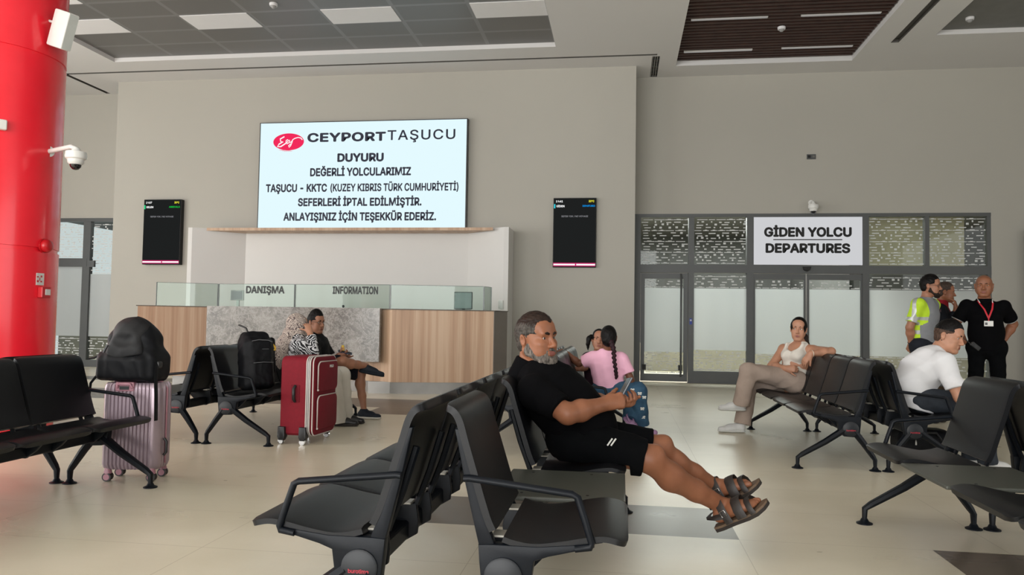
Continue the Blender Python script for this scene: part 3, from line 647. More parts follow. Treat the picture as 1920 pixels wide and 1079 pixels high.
# ------------------------------------------------------------------ beam seating
M_pad = mat('black_seat_pad', srgb(15, 16, 19), 0.42, var=.12, nscale=25, bump=.15, bscale=500, spec=.3)
M_metal = mat('black_cast_metal', srgb(10, 15, 22), 0.45, .0, var=.08, nscale=14, bump=.08, bscale=300, spec=.22)
M_hub = mat('hub_cap', srgb(14, 19, 26), 0.5, .0, var=.05)
M_table = mat('grey_green_laminate', srgb(74, 76, 70), 0.42, var=.03)
M_clip = mat('pale_metal_clip', srgb(178, 174, 164), 0.4, .3)
M_hubred = mat('hub_lettering', srgb(170, 40, 56), .5)
PITCH = 0.545
def smooth_curve(pts, n=6):
    """Catmull-Rom through 2D points"""
    out = []; P = [pts[0]] + list(pts) + [pts[-1]]
    for i in range(1, len(P) - 2):
        p0, p1, p2, p3 = [np.array(q, float) for q in P[i - 1:i + 3]]
        for t in np.linspace(0, 1, n, endpoint=False):
            out.append(tuple(.5 * ((2 * p1) + (-p0 + p2) * t + (2 * p0 - 5 * p1 + 4 * p2 - p3) * t * t + (-p0 + 3 * p1 - 3 * p2 + p3) * t ** 3)))
    out.append(tuple(pts[-1])); return out
def pad(parent, name, prof, th, y0, y1, corner, m):
    """a curved upholstered shell: profile in (x, z), thickness th below it, outline rounded at the free end"""
    prof = smooth_curve(prof, 5); n = len(prof)
    nr = []
    for i in range(n):
        a = np.array(prof[max(i - 1, 0)]); b = np.array(prof[min(i + 1, n - 1)]); t = (b - a) / np.linalg.norm(b - a); nr.append((t[1], -t[0]))
    cols = [0, .05, .5, .95, 1]
    mb = MB(); bm = mb.bm; top, bot = [], []
    L = np.cumsum([0] + [math.dist(prof[i], prof[i + 1]) for i in range(n - 1)])
    for i in range(n):
        d = min(L[-1] - L[i], corner); inset = corner - math.sqrt(max(0, corner ** 2 - (corner - d) ** 2))
        w0, w1 = y0 + inset, y1 - inset; rt, rb = [], []
        for c in cols:
            y = w0 + (w1 - w0) * c; e = .004 if c in (0, 1) else 0
            x, z = prof[i]; rt.append(bm.verts.new((x + nr[i][0] * e, y, z + nr[i][1] * e))); rb.append(bm.verts.new((x + nr[i][0] * (th - e), y, z + nr[i][1] * (th - e))))
        top.append(rt); bot.append(rb)
    m_ = len(cols)
    for i in range(n - 1):
        for j in range(m_ - 1):
            bm.faces.new((top[i][j], top[i + 1][j], top[i + 1][j + 1], top[i][j + 1])); bm.faces.new((bot[i][j], bot[i][j + 1], bot[i + 1][j + 1], bot[i + 1][j]))
        bm.faces.new((top[i][0], bot[i][0], bot[i + 1][0], top[i + 1][0])); bm.faces.new((top[i][-1], top[i + 1][-1], bot[i + 1][-1], bot[i][-1]))
    for i in (0, n - 1):
        for j in range(m_ - 1): bm.faces.new((top[i][j], top[i][j + 1], bot[i][j + 1], bot[i][j]))
    bmesh.ops.recalc_face_normals(bm, faces=bm.faces[:])
    return mb.build(name, m, parent, 50)
SEAT_PROF = [(.225, .447), (.262, .436), (.32, .430), (.40, .442), (.47, .457), (.525, .464), (.565, .458), (.598, .447)]
BACK_PROF = [(.176, .452), (.155, .50), (.118, .62), (.085, .73), (.068, .79), (.052, .818), (.030, .826)]
def end_frame(root, y, out):
    """cast side frame in the plane y; out: +1 when its hub faces +y"""
    mb = MB(); t = .022
    mb.prism([(.150, .36), (.146, .415), (.19, .418), (.33, .418), (.49, .436), (.497, .424), (.36, .388), (.318, .372), (.308, .30), (.27, .262), (.20, .258), (.158, .285)], 'y', y - t, y + t, 0, None, .006)
    # legs: bent bars to the front and to the rear, each ending in a short upright
    for pts in ([(.27, .31), (.40, .215), (.565, .112), (.60, .085), (.602, .02)], [(.20, .31), (.13, .215), (.062, .112), (.047, .085), (.046, .02)]):
        mb.tube([(x, y, z) for x, z in pts], [.036, .032, .026, .022, .017], 8, 0, False, .75, (0, 1, 0))
    # the upright that carries the backs
    mb.prism([(.150, .40), (.196, .418), (.166, .49), (.128, .62), (.098, .72), (.082, .775), (.066, .775), (.078, .72), (.098, .62), (.128, .49)], 'y', y - t * .8, y + t * .8, 0, None, .005)
    f = mb.build('end_frame', M_metal, root, 40)
    mb = MB()
    T = Matrix.Translation((.225, y + out * t, .322)) @ Matrix.Rotation(-out * PI / 2, 4, 'X')
    mb.lathe([(.058, 0), (.058, .006), (.052, .010), (0, .011)], T, 32); h = mb.build('hub', M_hub, f, 40)
    M = Matrix(((-out, 0, 0, .225), (0, 0, out, y + out * (t + .0115)), (0, 1, 0, .312), (0, 0, 0, 1)))
    link_mesh('hub_lettering', text_mesh('burotime', .066, .013, M, .0006, .02), f, [M_hubred])
    for x in (.602, .046):
        MB().lathe([(0, 0), (.042, 0), (.042, .006), (.024, .014), (.016, .03), (0, .03)], Matrix.Translation((x, y, 0)), 20).build('foot', M_metal, f, 50)
def armrest(root, y):
    mb = MB(); P = [(.099, .62), (.115, .622), (.25, .607), (.43, .587), (.446, .578), (.47, .505), (.49, .44), (.486, .426), (.44, .419)]
    mb.tube([(x, y, z) for x, z in P], .0135, 8, 0, False, .85, (0, 1, 0)); mb.build('armrest', M_metal, root, 60)
def make_bench(table=None):
    root = empty('seating_bench', (0, 0, 0)); n = 4
    for i in range(n):
        a, b = i * PITCH + .012, (i + 1) * PITCH - .012
        if i == table:
            mb = MB(); mb.box(.10, .592, a - .004, b + .004, .425, .443, 0, None, .006); tb = mb.build('table_top', M_table, root)
            mb = MB()
            for x, y in ((.2, a + .06), (.2, b - .06), (.45, a + .06), (.45, b - .06)): mb.cyl((x, y, .443), (x, y, .4445), .006, None, 10)
            mb.build('screw', M_black, tb)
        else:
            pad(root, 'seat', SEAT_PROF, .026, a, b, .035, M_pad); pad(root, 'backrest', BACK_PROF, .03, a, b, .03, M_pad)
            for y in (a + .085, b - .085):
                mb = MB(); mb.box(.178, .235, y - .035, y + .035, .424, .432, 0, None, .003); mb.build('back_clip', M_clip, root)
                mb = MB()
                mb.prism([(.155, .36), (.165, .425), (.52, .435), (.52, .418), (.36, .385), (.31, .33), (.25, .285), (.20, .285), (.16, .31)], 'y', y - .012, y + .012, 0, None, .004)
                mb.tube([(.165, y, .42), (.118, y, .55), (.075, y, .70)], .012, 6)
                mb.build('seat_bracket', M_metal, root, 40)
    mb = MB(); mb.box(.19, .26, .02, n * PITCH - .02, .29, .36, 0, None, .01); mb.build('beam', M_metal, root)
    end_frame(root, .03, -1); end_frame(root, n * PITCH - .03, 1); armrest(root, -.012 + .02); armrest(root, n * PITCH - .008)
    return root
B_plain = make_bench(); B_table = make_bench(1)
AX = {'left': -3.51, 'centre': -.572, 'right': 1.925}
rows = [  # (aisle, near edge, facing, table?, label)
    ('centre', 2.315, 1, True, 'black bench row carrying the bearded man, with a table panel between its seats'),
    ('centre', 2.315, -1, False, 'empty four-seat bench row nearest the camera, back to back with the bearded man'),
    ('left', 2.33, 1, False, 'black bench row at the left edge, ending in front of the ribbed pink suitcase'),
    ('left', 2.33, -1, False, 'black bench row facing the red column, behind the end seat by the pink suitcase'),
    ('left', 6.07, 1, False, 'black bench row carrying the black rucksack, behind the red suitcase'),
    ('left', 6.07, -1, False, 'black bench row facing left, back to back with the one carrying the rucksack'),
    ('centre', 6.07, 1, False, 'black bench row on which the girl in the pink T-shirt sits'),
    ('centre', 6.07, -1, False, 'black bench row facing the information desk side, back to back with the two girls'),
    ('right', 6.07, -1, False, 'black bench row on which the woman in the white tank top sits'),
    ('right', 6.07, 1, False, 'black bench row on which the man in the white T-shirt sits'),
    ('right', 2.33, -1, True, 'black bench row with a table panel at the right picture edge, empty, facing left'),
    ('right', 2.33, 1, False, 'black bench row at the right picture edge showing only the dark rear of its backs'),
]
used = set(); BENCH = {}
for aisle, y0, face, tb, lab in rows:
    src = B_table if tb else B_plain
    o = src if src.name not in used else copy_tree(src); used.add(src.name)
    if face == 1: o.location = (AX[aisle], y0, 0); o.rotation_euler = (0, 0, 0)
    else: o.location = (AX[aisle], y0 + 4 * PITCH, 0); o.rotation_euler = (0, 0, PI)
    tag(o, lab, 'bench', 'black beam benches of the waiting hall')
    o.scale = (1, 1, .96)
    BENCH[(aisle, y0, face)] = o

# ------------------------------------------------------------------ soft bodies: smooth unions of tapered limbs, meshed as one surface
class Soft:
    def __init__(s, res=.006): s.res = res; s.ops = []; s.fold = None
    def cone(s, a, b, ra, rb=None, k=.02, flat=None, fs=1.0, cap=False, op='add'):
        """tapered limb a->b; flat: a direction squashed by fs; cap: cut square at b"""
        a, b = np.array(a, float), np.array(b, float); rb = ra if rb is None else rb
        R = max(ra, rb) * max(1, fs) + k
        def f(X, Y, Z):
            ab = b - a; L2 = ab @ ab + 1e-9
            px, py, pz = X - a[0], Y - a[1], Z - a[2]
            t0 = (px * ab[0] + py * ab[1] + pz * ab[2]) / L2; t = np.clip(t0, 0, 1)
            vx, vy, vz = px - t * ab[0], py - t * ab[1], pz - t * ab[2]
            q = vx * vx + vy * vy + vz * vz
            if flat is not None:
                n = np.array(flat, float); n /= np.linalg.norm(n); vn = vx * n[0] + vy * n[1] + vz * n[2]
                q = q + vn * vn * (1 / (fs * fs) - 1)
            d = np.sqrt(np.maximum(q, 1e-12)) - (ra + (rb - ra) * t)
            if cap: d = np.maximum(d, (t0 - 1) * math.sqrt(L2))
            return d * min(1.0, max(fs, .6)) if flat is not None else d
        s.ops.append((op, f, np.minimum(a, b) - R, np.maximum(a, b) + R, k)); return s
    def ell(s, c, r, M=None, k=.02, op='add'):
        c = np.array(c, float); r = np.array(r if isinstance(r, (tuple, list, np.ndarray)) else (r, r, r), float); M = np.eye(3) if M is None else np.array(M, float)
        ext = np.sqrt(((M * r) ** 2).sum(1)) + k
        def f(X, Y, Z):
            px, py, pz = X - c[0], Y - c[1], Z - c[2]
            q = [(M[0, i] * px + M[1, i] * py + M[2, i] * pz) for i in range(3)]
            k0 = np.sqrt(sum((q[i] / r[i]) ** 2 for i in range(3)) + 1e-12); k1 = np.sqrt(sum((q[i] / r[i] ** 2) ** 2 for i in range(3)) + 1e-12)
            return k0 * (k0 - 1) / k1
        s.ops.append((op, f, c - ext, c + ext, k)); return s
    def chain(s, pts, rs, k=.02, **kw):
        for i in range(len(pts) - 1): s.cone(pts[i], pts[i + 1], rs[i], rs[i + 1], k, **kw)
        return s
    def rbox(s, c, h, r, M=None, k=.01, op='add'):
        c, h = np.array(c, float), np.array(h, float) - r; M = np.eye(3) if M is None else np.array(M, float); ext = np.abs(M) @ (h + r) + k
        def f(X, Y, Z):
            px, py, pz = X - c[0], Y - c[1], Z - c[2]
            q = [np.abs(M[0, i] * px + M[1, i] * py + M[2, i] * pz) - h[i] for i in range(3)]
            return np.sqrt(sum(np.maximum(t, 0) ** 2 for t in q)) + np.minimum(np.maximum(np.maximum(q[0], q[1]), q[2]), 0) - r
        s.ops.append((op, f, c - ext, c + ext, k)); return s
    def cut(s, p, n, lo=None, hi=None, k=.004):
        """remove what lies on the n side of the plane through p (inside the box lo..hi)"""
        p, n = np.array(p, float), np.array(n, float); n = n / np.linalg.norm(n)
        f = lambda X, Y, Z: -((X - p[0]) * n[0] + (Y - p[1]) * n[1] + (Z - p[2]) * n[2])
        s.ops.append(('sub', f, None if lo is None else np.array(lo, float), None if hi is None else np.array(hi, float), k)); return s
    def mesh(s):
        res = s.res; A = [o for o in s.ops if o[0] == 'add']
        lo = np.min([o[2] for o in A], 0) - 3 * res; hi = np.max([o[3] for o in A], 0) + 3 * res
        n = np.ceil((hi - lo) / res).astype(int) + 1; D = np.full(n, .08, np.float32)
        ax = [lo[i] + res * np.arange(n[i]) for i in range(3)]
        for op, f, a, b, k in s.ops:
            if a is None: sl = [slice(0, n[i]) for i in range(3)]
            else:
                i0 = np.clip(np.floor((a - lo) / res).astype(int) - 3, 0, n); i1 = np.clip(np.ceil((b - lo) / res).astype(int) + 4, 0, n)
                sl = [slice(i0[i], i1[i]) for i in range(3)]
            if any(q.start >= q.stop for q in sl): continue
            X = ax[0][sl[0]][:, None, None].astype(np.float32); Y = ax[1][sl[1]][None, :, None].astype(np.float32); Z = ax[2][sl[2]][None, None, :].astype(np.float32)
            d = f(X, Y, Z).astype(np.float32); E = D[tuple(sl)]
            if op == 'add': h = np.clip(.5 + .5 * (E - d) / k, 0, 1); D[tuple(sl)] = E * (1 - h) + d * h - k * h * (1 - h)
            else: d = -d; h = np.clip(.5 - .5 * (E - d) / k, 0, 1); D[tuple(sl)] = E * (1 - h) + d * h + k * h * (1 - h)
        if s.fold is not None:
            m = np.argwhere(np.abs(D) < .03); P = lo + m * res
            D[m[:, 0], m[:, 1], m[:, 2]] += s.fold(P).astype(np.float32)
        # surface nets
        I = D < 0; n1 = n - 1
        cnt = sum(I[i:n1[0] + i, j:n1[1] + j, l:n1[2] + l].astype(np.int8) for i in (0, 1) for j in (0, 1) for l in (0, 1))
        C = np.argwhere((cnt > 0) & (cnt < 8)); idx = np.full(n1, -1, np.int32); idx[C[:, 0], C[:, 1], C[:, 2]] = np.arange(len(C))
        acc = np.zeros((len(C), 3)); w = np.zeros(len(C))
        corners = [(i, j, l) for i in (0, 1) for j in (0, 1) for l in (0, 1)]
        val = {c: D[C[:, 0] + c[0], C[:, 1] + c[1], C[:, 2] + c[2]] for c in corners}
        for c in corners:
            for a in range(3):
                if c[a] == 0:
                    e = list(c); e[a] = 1; v0, v1 = val[c], val[tuple(e)]; m = (v0 < 0) != (v1 < 0)
                    t = np.where(m, v0 / np.where(m, v0 - v1, 1), 0); p = np.array(c, float)[None, :].repeat(len(C), 0); p[:, a] += t
                    acc += p * m[:, None]; w += m
        V = lo + (C + acc / np.maximum(w, 1)[:, None]) * res
        F = []
        for a in range(3):
            b, c = (a + 1) % 3, (a + 2) % 3
            s0 = [slice(None)] * 3; s1 = [slice(None)] * 3; s0[a] = slice(0, -1); s1[a] = slice(1, None)
            for q in (b, c): s0[q] = slice(1, -1); s1[q] = slice(1, -1)
            A0, A1 = I[tuple(s0)], I[tuple(s1)]; E = np.argwhere(A0 != A1); inn = A0[E[:, 0], E[:, 1], E[:, 2]]
            g = E.copy(); g[:, b] += 1; g[:, c] += 1
            def cell(db, dc): h = g.copy(); h[:, b] += db; h[:, c] += dc; return idx[h[:, 0], h[:, 1], h[:, 2]]
            q = np.stack([cell(-1, -1), cell(0, -1), cell(0, 0), cell(-1, 0)], 1); q[~inn] = q[~inn][:, ::-1]; F.append(q)
        F = np.concatenate(F); F = F[(F >= 0).all(1)]
        return V, F
    def build(s, name, mats, parent=None, paint=None, smooth=2, label=None, keep=None):
        V, F = s.mesh()
        if smooth:                                # a little relaxing takes the grid's steps out
            E = np.concatenate([F[:, [0, 1]], F[:, [1, 2]], F[:, [2, 3]], F[:, [3, 0]]])
            for _ in range(smooth):
                S = np.zeros_like(V); N = np.zeros(len(V)); np.add.at(S, E[:, 0], V[E[:, 1]]); np.add.at(S, E[:, 1], V[E[:, 0]]); np.add.at(N, E[:, 0], 1); np.add.at(N, E[:, 1], 1)
                V = V * .5 + .5 * S / np.maximum(N, 1)[:, None]
        me = bpy.data.meshes.new(name); me.vertices.add(len(V)); me.vertices.foreach_set('co', V.astype('f').ravel())
        me.loops.add(len(F) * 4); me.loops.foreach_set('vertex_index', F.astype('i').ravel()); me.polygons.add(len(F))
        me.polygons.foreach_set('loop_start', np.arange(0, len(F) * 4, 4, dtype='i'))
        if paint is not None: me.polygons.foreach_set('material_index', paint(V[F].mean(1)).astype('i'))
        me.update(calc_edges=True); me.shade_smooth()
        o = link_mesh(name, me, parent, mats if isinstance(mats, (list, tuple)) else [mats])
        if label: o['label'] = label
        return o
def folds(amp, freq, seed=0, stretch=(1, 1, 1)):
    """soft cloth creases: warped waves in a few directions"""
    rng = np.random.default_rng(seed); dirs = rng.normal(size=(5, 3)); dirs /= np.linalg.norm(dirs, axis=1)[:, None]; ph = rng.uniform(0, 6.28, 10)
    st = np.array(stretch, float)
    def f(P):
        Q = P * st; w = sum(np.sin(Q @ dirs[i] * freq * .45 + ph[i]) for i in range(3))
        r = 0
        for i in range(4):
            q = np.sin(Q @ dirs[(i + 2) % 5] * freq * (1 + .35 * i) + 1.6 * w + ph[i + 4]); r = r + (.55 * q + .75 * (1 - 2 * np.abs(q))) / (1 + .5 * i)
        return -amp * np.clip(r, -1.6, 1.6) * .5
    return f

# ------------------------------------------------------------------ luggage
def fabric(name, col, rough=.8, var=.15, scale=30, bump=.25, bs=600, spec=.3): return mat(name, col, rough, 0, var, scale, bump, bs, spec)
M_redfab = fabric('red_suitcase_fabric', srgb(122, 18, 34), .75, .08, 40, .25, 900)
M_pipe = mat('pale_piping', srgb(196, 186, 180), .45); M_zip = mat('zip_grey', srgb(120, 120, 122), .35, .6); M_blackp = mat('black_plastic', srgb(26, 26, 28), .4)
M_redd = fabric('red_pocket_fabric', srgb(106, 13, 29), .75, .08, 40, .25, 900)
def wheel(mb, c, r, w, axis, mi_t=0, mi_h=1):
    c = Vector(c); a = Vector(axis).normalized() * w / 2; mb.cyl(c - a, c + a, r, None, 20, mi_t)
    for sg in (-1, 1): mb.cyl(c + a * sg, c + a * sg * 1.15, r * .72, None, 16, mi_h)
rz = math.radians(-4); T0 = Matrix.Translation((-2.715, 6.44, 0)) @ Matrix.Rotation(rz, 4, 'Z')
S_ = empty('red_suitcase', (-2.715, 6.44, 0), rz, 'large dark red soft suitcase with silver zip piping, standing in front of the bench', 'suitcase')
hx, hy, za, zb = .15, .215, .075, .745
mb = MB(); mb.prism([(y, z) for y, z in [(-hy, za + .02), (-hy + .02, za), (hy - .02, za), (hy, za + .02)] + [(hy - .06 + .06 * math.cos(a), zb - .06 + .06 * math.sin(a)) for a in np.linspace(0, PI / 2, 8)] + [(-hy + .06 - .06 * math.sin(a), zb - .06 + .06 * math.cos(a)) for a in np.linspace(0, PI / 2, 8)]], 'x', -hx, hx * .62, 0, T0, .018, 3)
mb.build('shell', M_redfab, S_, 40)
def rrect(y0, y1, z0, z1, r, n=8):
    return [(y1 - r + r * math.cos(a), z1 - r + r * math.sin(a)) for a in np.linspace(0, PI / 2, n)] + [(y0 + r - r * math.sin(a), z1 - r + r * math.cos(a)) for a in np.linspace(0, PI / 2, n)] + [(y0 + r - r * math.cos(a), z0 + r - r * math.sin(a)) for a in np.linspace(0, PI / 2, n)] + [(y1 - r + r * math.sin(a), z0 + r - r * math.cos(a)) for a in np.linspace(0, PI / 2, n)]
out = rrect(-hy, hy, za, zb, .06)
mb = MB(); mb.prism(out, 'x', hx * .60, hx * .82, 0, T0); mb.build('zip_gusset', M_zip, S_, 40)
mb = MB(); mb.prism(rrect(-hy + .004, hy - .004, za + .004, zb - .004, .058), 'x', hx * .82, hx * 1.08, 0, T0, .014, 3); mb.build('front_panel', M_redd, S_, 40)
mb = MB()
for x in (hx * .60, hx * .71, hx * .82, hx * 1.0): mb.tube([T0 @ Vector((x, y, z)) for y, z in out], .0055 if x != hx * .71 else .004, 8, 0, True)
mb.build('piping', M_pipe, S_, 180)
for z0, z1, x in ((.445, .70, hx * 1.08), (.12, .41, hx * 1.08)):
    mb = MB(); mb.prism(rrect(-hy + .045, hy - .01, z0, z1, .05), 'x', x, x + .018, 0, T0, .008, 2); pk = mb.build('pocket', M_redd, S_, 40)
    mb = MB(); pth = [(-hy + .045, z0 + .02), (-hy + .045, z1 - .06)] + [(-hy + .095 - .05 * math.cos(a), z1 - .05 + .05 * math.sin(a)) for a in np.linspace(.1, PI / 2, 8)] + [(hy - .03, z1 - .002)]
    mb.tube([T0 @ Vector((x + .012, y, z)) for y, z in pth], .006, 8); mb.ball(T0 @ Vector((x + .014, -hy + .045, z0 + .015)), .009); mb.build('zip', M_pipe, pk, 180)
me = text_mesh('POLO', .075, .024, T0 @ Matrix.Translation((hx * 1.08 + .019, .07, .655)) @ Matrix(((0, 0, 1, 0), (1, 0, 0, 0), (0, 1, 0, 0), (0, 0, 0, 1))), .001, .05); link_mesh('lettering', me, S_, [M_wht])
mb = MB(); mb.box(-.05, .03, -hy - .006, -hy + .002, .355, .505, 0, T0, .004); hd = mb.build('handle_plate', M_redd, S_)
mb = MB(); mb.tube([T0 @ Vector((-.01, -hy - .004, .365)), T0 @ Vector((-.01, -hy - .03, .385)), T0 @ Vector((-.01, -hy - .032, .475)), T0 @ Vector((-.01, -hy - .004, .495))], .013, 10); mb.build('side_handle', M_blackp, hd, 60)
for x, y in ((-.12, -.2), (.075, -.2), (-.12, .2), (.075, .2)):
    mb = MB(); mb.prism([(x - .03, za + .075), (x + .03, za + .075), (x + .035, za - .01), (x + .02, .035), (x - .02, .035), (x - .035, za - .01)], 'y', y - (.045 if y < 0 else -.01), y + (.012 if y < 0 else .045), 0, T0, .006); br = mb.build('wheel_housing', M_blackp, S_, 40)
    mb = MB(); wheel(mb, T0 @ Vector((x, y - .03 * (1 if y < 0 else -1), .027)), .027, .022, T0.to_3x3() @ Vector((0, 1, 0))); mb.build('wheel', [M_chrome, mat('wheel_face', srgb(215, 215, 215), .3)], br, 40)

# ribbed pink trolley case
M_pink_shell = mat('pink_polycarbonate', srgb(160, 143, 152), .3, .4, .03, 5); M_rose = mat('rose_plastic', srgb(172, 122, 134), .35)
rz = math.radians(10); T0 = Matrix.Translation((-3.165, 4.71, 0)) @ Matrix.Rotation(rz, 4, 'Z')
P_ = empty('trolley_suitcase', (-3.165, 4.71, 0), rz, 'ribbed metallic pink hard trolley suitcase with a black backpack on top', 'suitcase')
hx, hy, za, zb, r = .185, .115, .075, .635, .05
def case_ring(n=14):
    pts = []
    def edge(a, b, ribs):
        a, b = Vector(a), Vector(b); d = (b - a); nrm = Vector((d.y, -d.x)).normalized(); L = d.length; out = []
        for i in range(ribs * 8 + 1):
            t = i / (ribs * 8); w = math.cos(t * ribs * 2 * PI); out.append(a + d * t + nrm * (-.005 + .005 * max(-1, min(1, 2.2 * w))))
        return out
    pts += edge((-hx + r, -hy), (hx - r, -hy), 11)
    pts += [Vector((hx - r + r * math.sin(a), -hy + r - r * math.cos(a))) for a in np.linspace(.1, PI / 2 - .1, 7)]
    pts += edge((hx, -hy + r), (hx, hy - r), 3)
    pts += [Vector((hx - r + r * math.cos(a), hy - r + r * math.sin(a))) for a in np.linspace(.1, PI / 2 - .1, 7)]
    pts += edge((hx - r, hy), (-hx + r, hy), 11)
    pts += [Vector((-hx + r - r * math.sin(a), hy - r + r * math.cos(a))) for a in np.linspace(.1, PI / 2 - .1, 7)]
    pts += edge((-hx, hy - r), (-hx, -hy + r), 3)
    pts += [Vector((-hx + r - r * math.cos(a), -hy + r - r * math.sin(a))) for a in np.linspace(.1, PI / 2 - .1, 7)]
    return pts
ring = case_ring(); mb = MB(); lv = []
lev = [(za, .86), (za + .012, .94), (za + .035, 1.0), (zb - .04, 1.0), (zb - .015, .96), (zb, .87)]
for z, sc_ in lev: lv.append([mb.bm.verts.new(T0 @ Vector((p.x * (1 - (1 - sc_) * .55), p.y * sc_, z))) for p in ring])
N_ = len(ring)
for A, B in zip(lv, lv[1:]):
    for i in range(N_): mb.bm.faces.new((A[i], A[(i + 1) % N_], B[(i + 1) % N_], B[i]))
mb.bm.faces.new(lv[0][::-1]); mb.bm.faces.new(lv[-1]); mb.build('shell', M_pink_shell, P_, 35)
mb = MB(); mb.tube([T0 @ Vector((hx + .001, .0, za + .03)), T0 @ Vector((hx + .001, 0, zb - .04)), T0 @ Vector((hx - .03, 0, zb + .002)), T0 @ Vector((-hx + .03, 0, zb + .002)), T0 @ Vector((-hx - .001, 0, zb - .04)), T0 @ Vector((-hx - .001, 0, za + .03))], .006, 8); mb.build('zip', mat('rose_zip', srgb(170, 120, 132), .5), P_, 180)
mb = MB(); mb.box(-.10, .02, -hy - .003, -hy + .05, zb - .055, zb + .006, 0, T0, .008); hb = mb.build('handle_base', M_rose, P_)
mb = MB(); mb.tube([T0 @ Vector(q) for q in ((-.085, -hy - .006, zb - .03), (-.075, -hy - .014, zb - .005), (.0, -hy - .014, zb - .005), (.01, -hy - .006, zb - .03))], .009, 8); mb.box(-.07, -.01, -hy - .008, -hy - .002, zb - .042, zb - .02, 1, T0); mb.build('pull_handle', [M_rose, M_blackp], hb, 60)
mb = MB(); mb.tube([T0 @ Vector((hx + .004, -.03, .16)), T0 @ Vector((hx + .02, -.03, .18)), T0 @ Vector((hx + .02, -.03, .25)), T0 @ Vector((hx + .004, -.03, .27))], .009, 8); mb.build('side_handle', M_blackp, P_, 60)
for x, y in ((-.14, -.085), (.14, -.085), (-.14, .085), (.14, .085)):
    mb = MB(); mb.cyl(T0 @ Vector((x, y, .085)), T0 @ Vector((x, y, .05)), .02, .026, 14); mb.box(x - .018, x + .018, y - .022, y + .022, .03, .062, 0, T0, .006); br = mb.build('caster', M_rose, P_, 40)
    mb = MB(); wheel(mb, T0 @ Vector((x, y - .014, .028)), .028, .018, T0.to_3x3() @ Vector((0, 1, 0))); wheel(mb, T0 @ Vector((x, y + .014, .028)), .028, .018, T0.to_3x3() @ Vector((0, 1, 0))); mb.build('wheel', [M_blackp, M_rose], br, 40)

# black backpack lying on the pink case
M_bag = fabric('black_bag_fabric', srgb(17, 18, 21), .55, .2, 22, .3, 500, .15); M_bag2 = fabric('grey_black_bag_fabric', srgb(34, 34, 35), .6, .15, 22, .3, 500, .2)
K_ = empty('backpack', (-3.2, 4.70, .64), 0, 'black backpack with a grey flap sitting on top of the pink trolley suitcase', 'backpack')
z0 = .64
b = Soft(.006)
b.rbox((-3.205, 4.70, z0 + .10), (.215, .11, .10), .05, None, .04).rbox((-3.20, 4.71, z0 + .22), (.17, .10, .12), .07, None, .06).ell((-3.20, 4.71, z0 + .31), (.125, .095, .115), None, .05)
b.rbox((-3.215, 4.61, z0 + .09), (.18, .05, .085), .04, None, .02)
b.fold = folds(.007, 22, 3); b.build('main_compartment', M_bag, K_)
b = Soft(.005); b.ell((-3.20, 4.69, z0 + .30), (.135, .112, .125), None, .03).cone((-3.26, 4.60, z0 + .20), (-3.14, 4.60, z0 + .20), .07, .07, .05, (0, 1, 0), .5)
b.cut((-3.2, 4.70, 0), (0, 1, 0)).cut((-3.2, 4.6, z0 + .16), (.15, 0, -1)); b.ell((-3.19, 4.545, z0 + .275), (.085, .05, .05), None, .02, 'sub'); b.fold = folds(.004, 30, 5); b.build('flap', M_bag2, K_)
mb = MB()
mb.tube([(-3.01, 4.66, z0 + .15), (-2.985, 4.62, z0 + .11), (-2.975, 4.60, z0 + .03), (-2.965, 4.595, z0 - .08), (-2.96, 4.595, z0 - .24)], .02, 8, 0, False, .25, (0, 1, 0)); mb.build('shoulder_strap', M_bag, K_, 60)
mb = MB(); mb.tube([(-3.39, 4.60, z0 + .04), (-3.415, 4.575, z0 - .01), (-3.42, 4.57, z0 - .10), (-3.425, 4.57, z0 - .22)], .008, 6, 0, False, .4); mb.tube([(-3.38, 4.62, z0 + .18), (-3.43, 4.62, z0 + .15), (-3.47, 4.62, z0 + .145)], .007, 6); mb.build('webbing', M_bag, K_, 60)
mb = MB(); mb.tube([(-3.305, 4.575, z0 + .24), (-3.32, 4.567, z0 + .205), (-3.325, 4.565, z0 + .19)], .008, 6, 0, False, .5); mb.build('zip_puller', M_blackp, K_, 60)
mb = MB(); mb.box(-3.02, -2.975, 4.63, 4.68, z0 + .09, z0 + .14, 0, None, .015); mb.build('buckle', M_blackp, K_)

# tall black rucksack on the bench seat
G_ = empty('rucksack', (-3.22, 6.47, .46), 0, 'tall black rucksack with a small yellow badge sitting on the bench beside the red suitcase', 'backpack')
z0 = .44; b = Soft(.006); Mr = np.array(Euler((0, math.radians(-7), math.radians(-38))).to_matrix())
bc = np.array((-3.17, 6.36, z0 + .245))
L = lambda x, y, z: bc + Mr @ np.array((x, y, z))
b.rbox(L(0, 0, -.02), (.095, .14, .225), .05, Mr, .04).rbox(L(-.02, 0, .19), (.08, .115, .075), .05, Mr, .05)
b.rbox(L(.09, 0, -.11), (.05, .105, .115), .04, Mr, .03).rbox(L(.075, .0, .09), (.045, .10, .10), .035, Mr, .025)
b.fold = folds(.005, 26, 8, (1, 1, 1.4)); b.build('main_compartment', M_bag, G_)
b = Soft(.006); b.rbox(L(.0, .135, .05), (.06, .03, .16), .028, Mr, .02); b.fold = folds(.004, 30, 2); b.build('side_pocket', M_bag, G_)
mb = MB(); mb.tube([L(-.085, -.05, .24), L(-.12, -.055, .15), L(-.12, -.06, 0), L(-.10, -.07, -.15), L(-.06, -.10, -.2)], .02, 8, 0, False, .3); mb.tube([L(-.085, .05, .24), L(-.12, .055, .15), L(-.12, .06, 0), L(-.10, .07, -.15)], .02, 8, 0, False, .3); mb.build('shoulder_strap', M_bag, G_, 60)
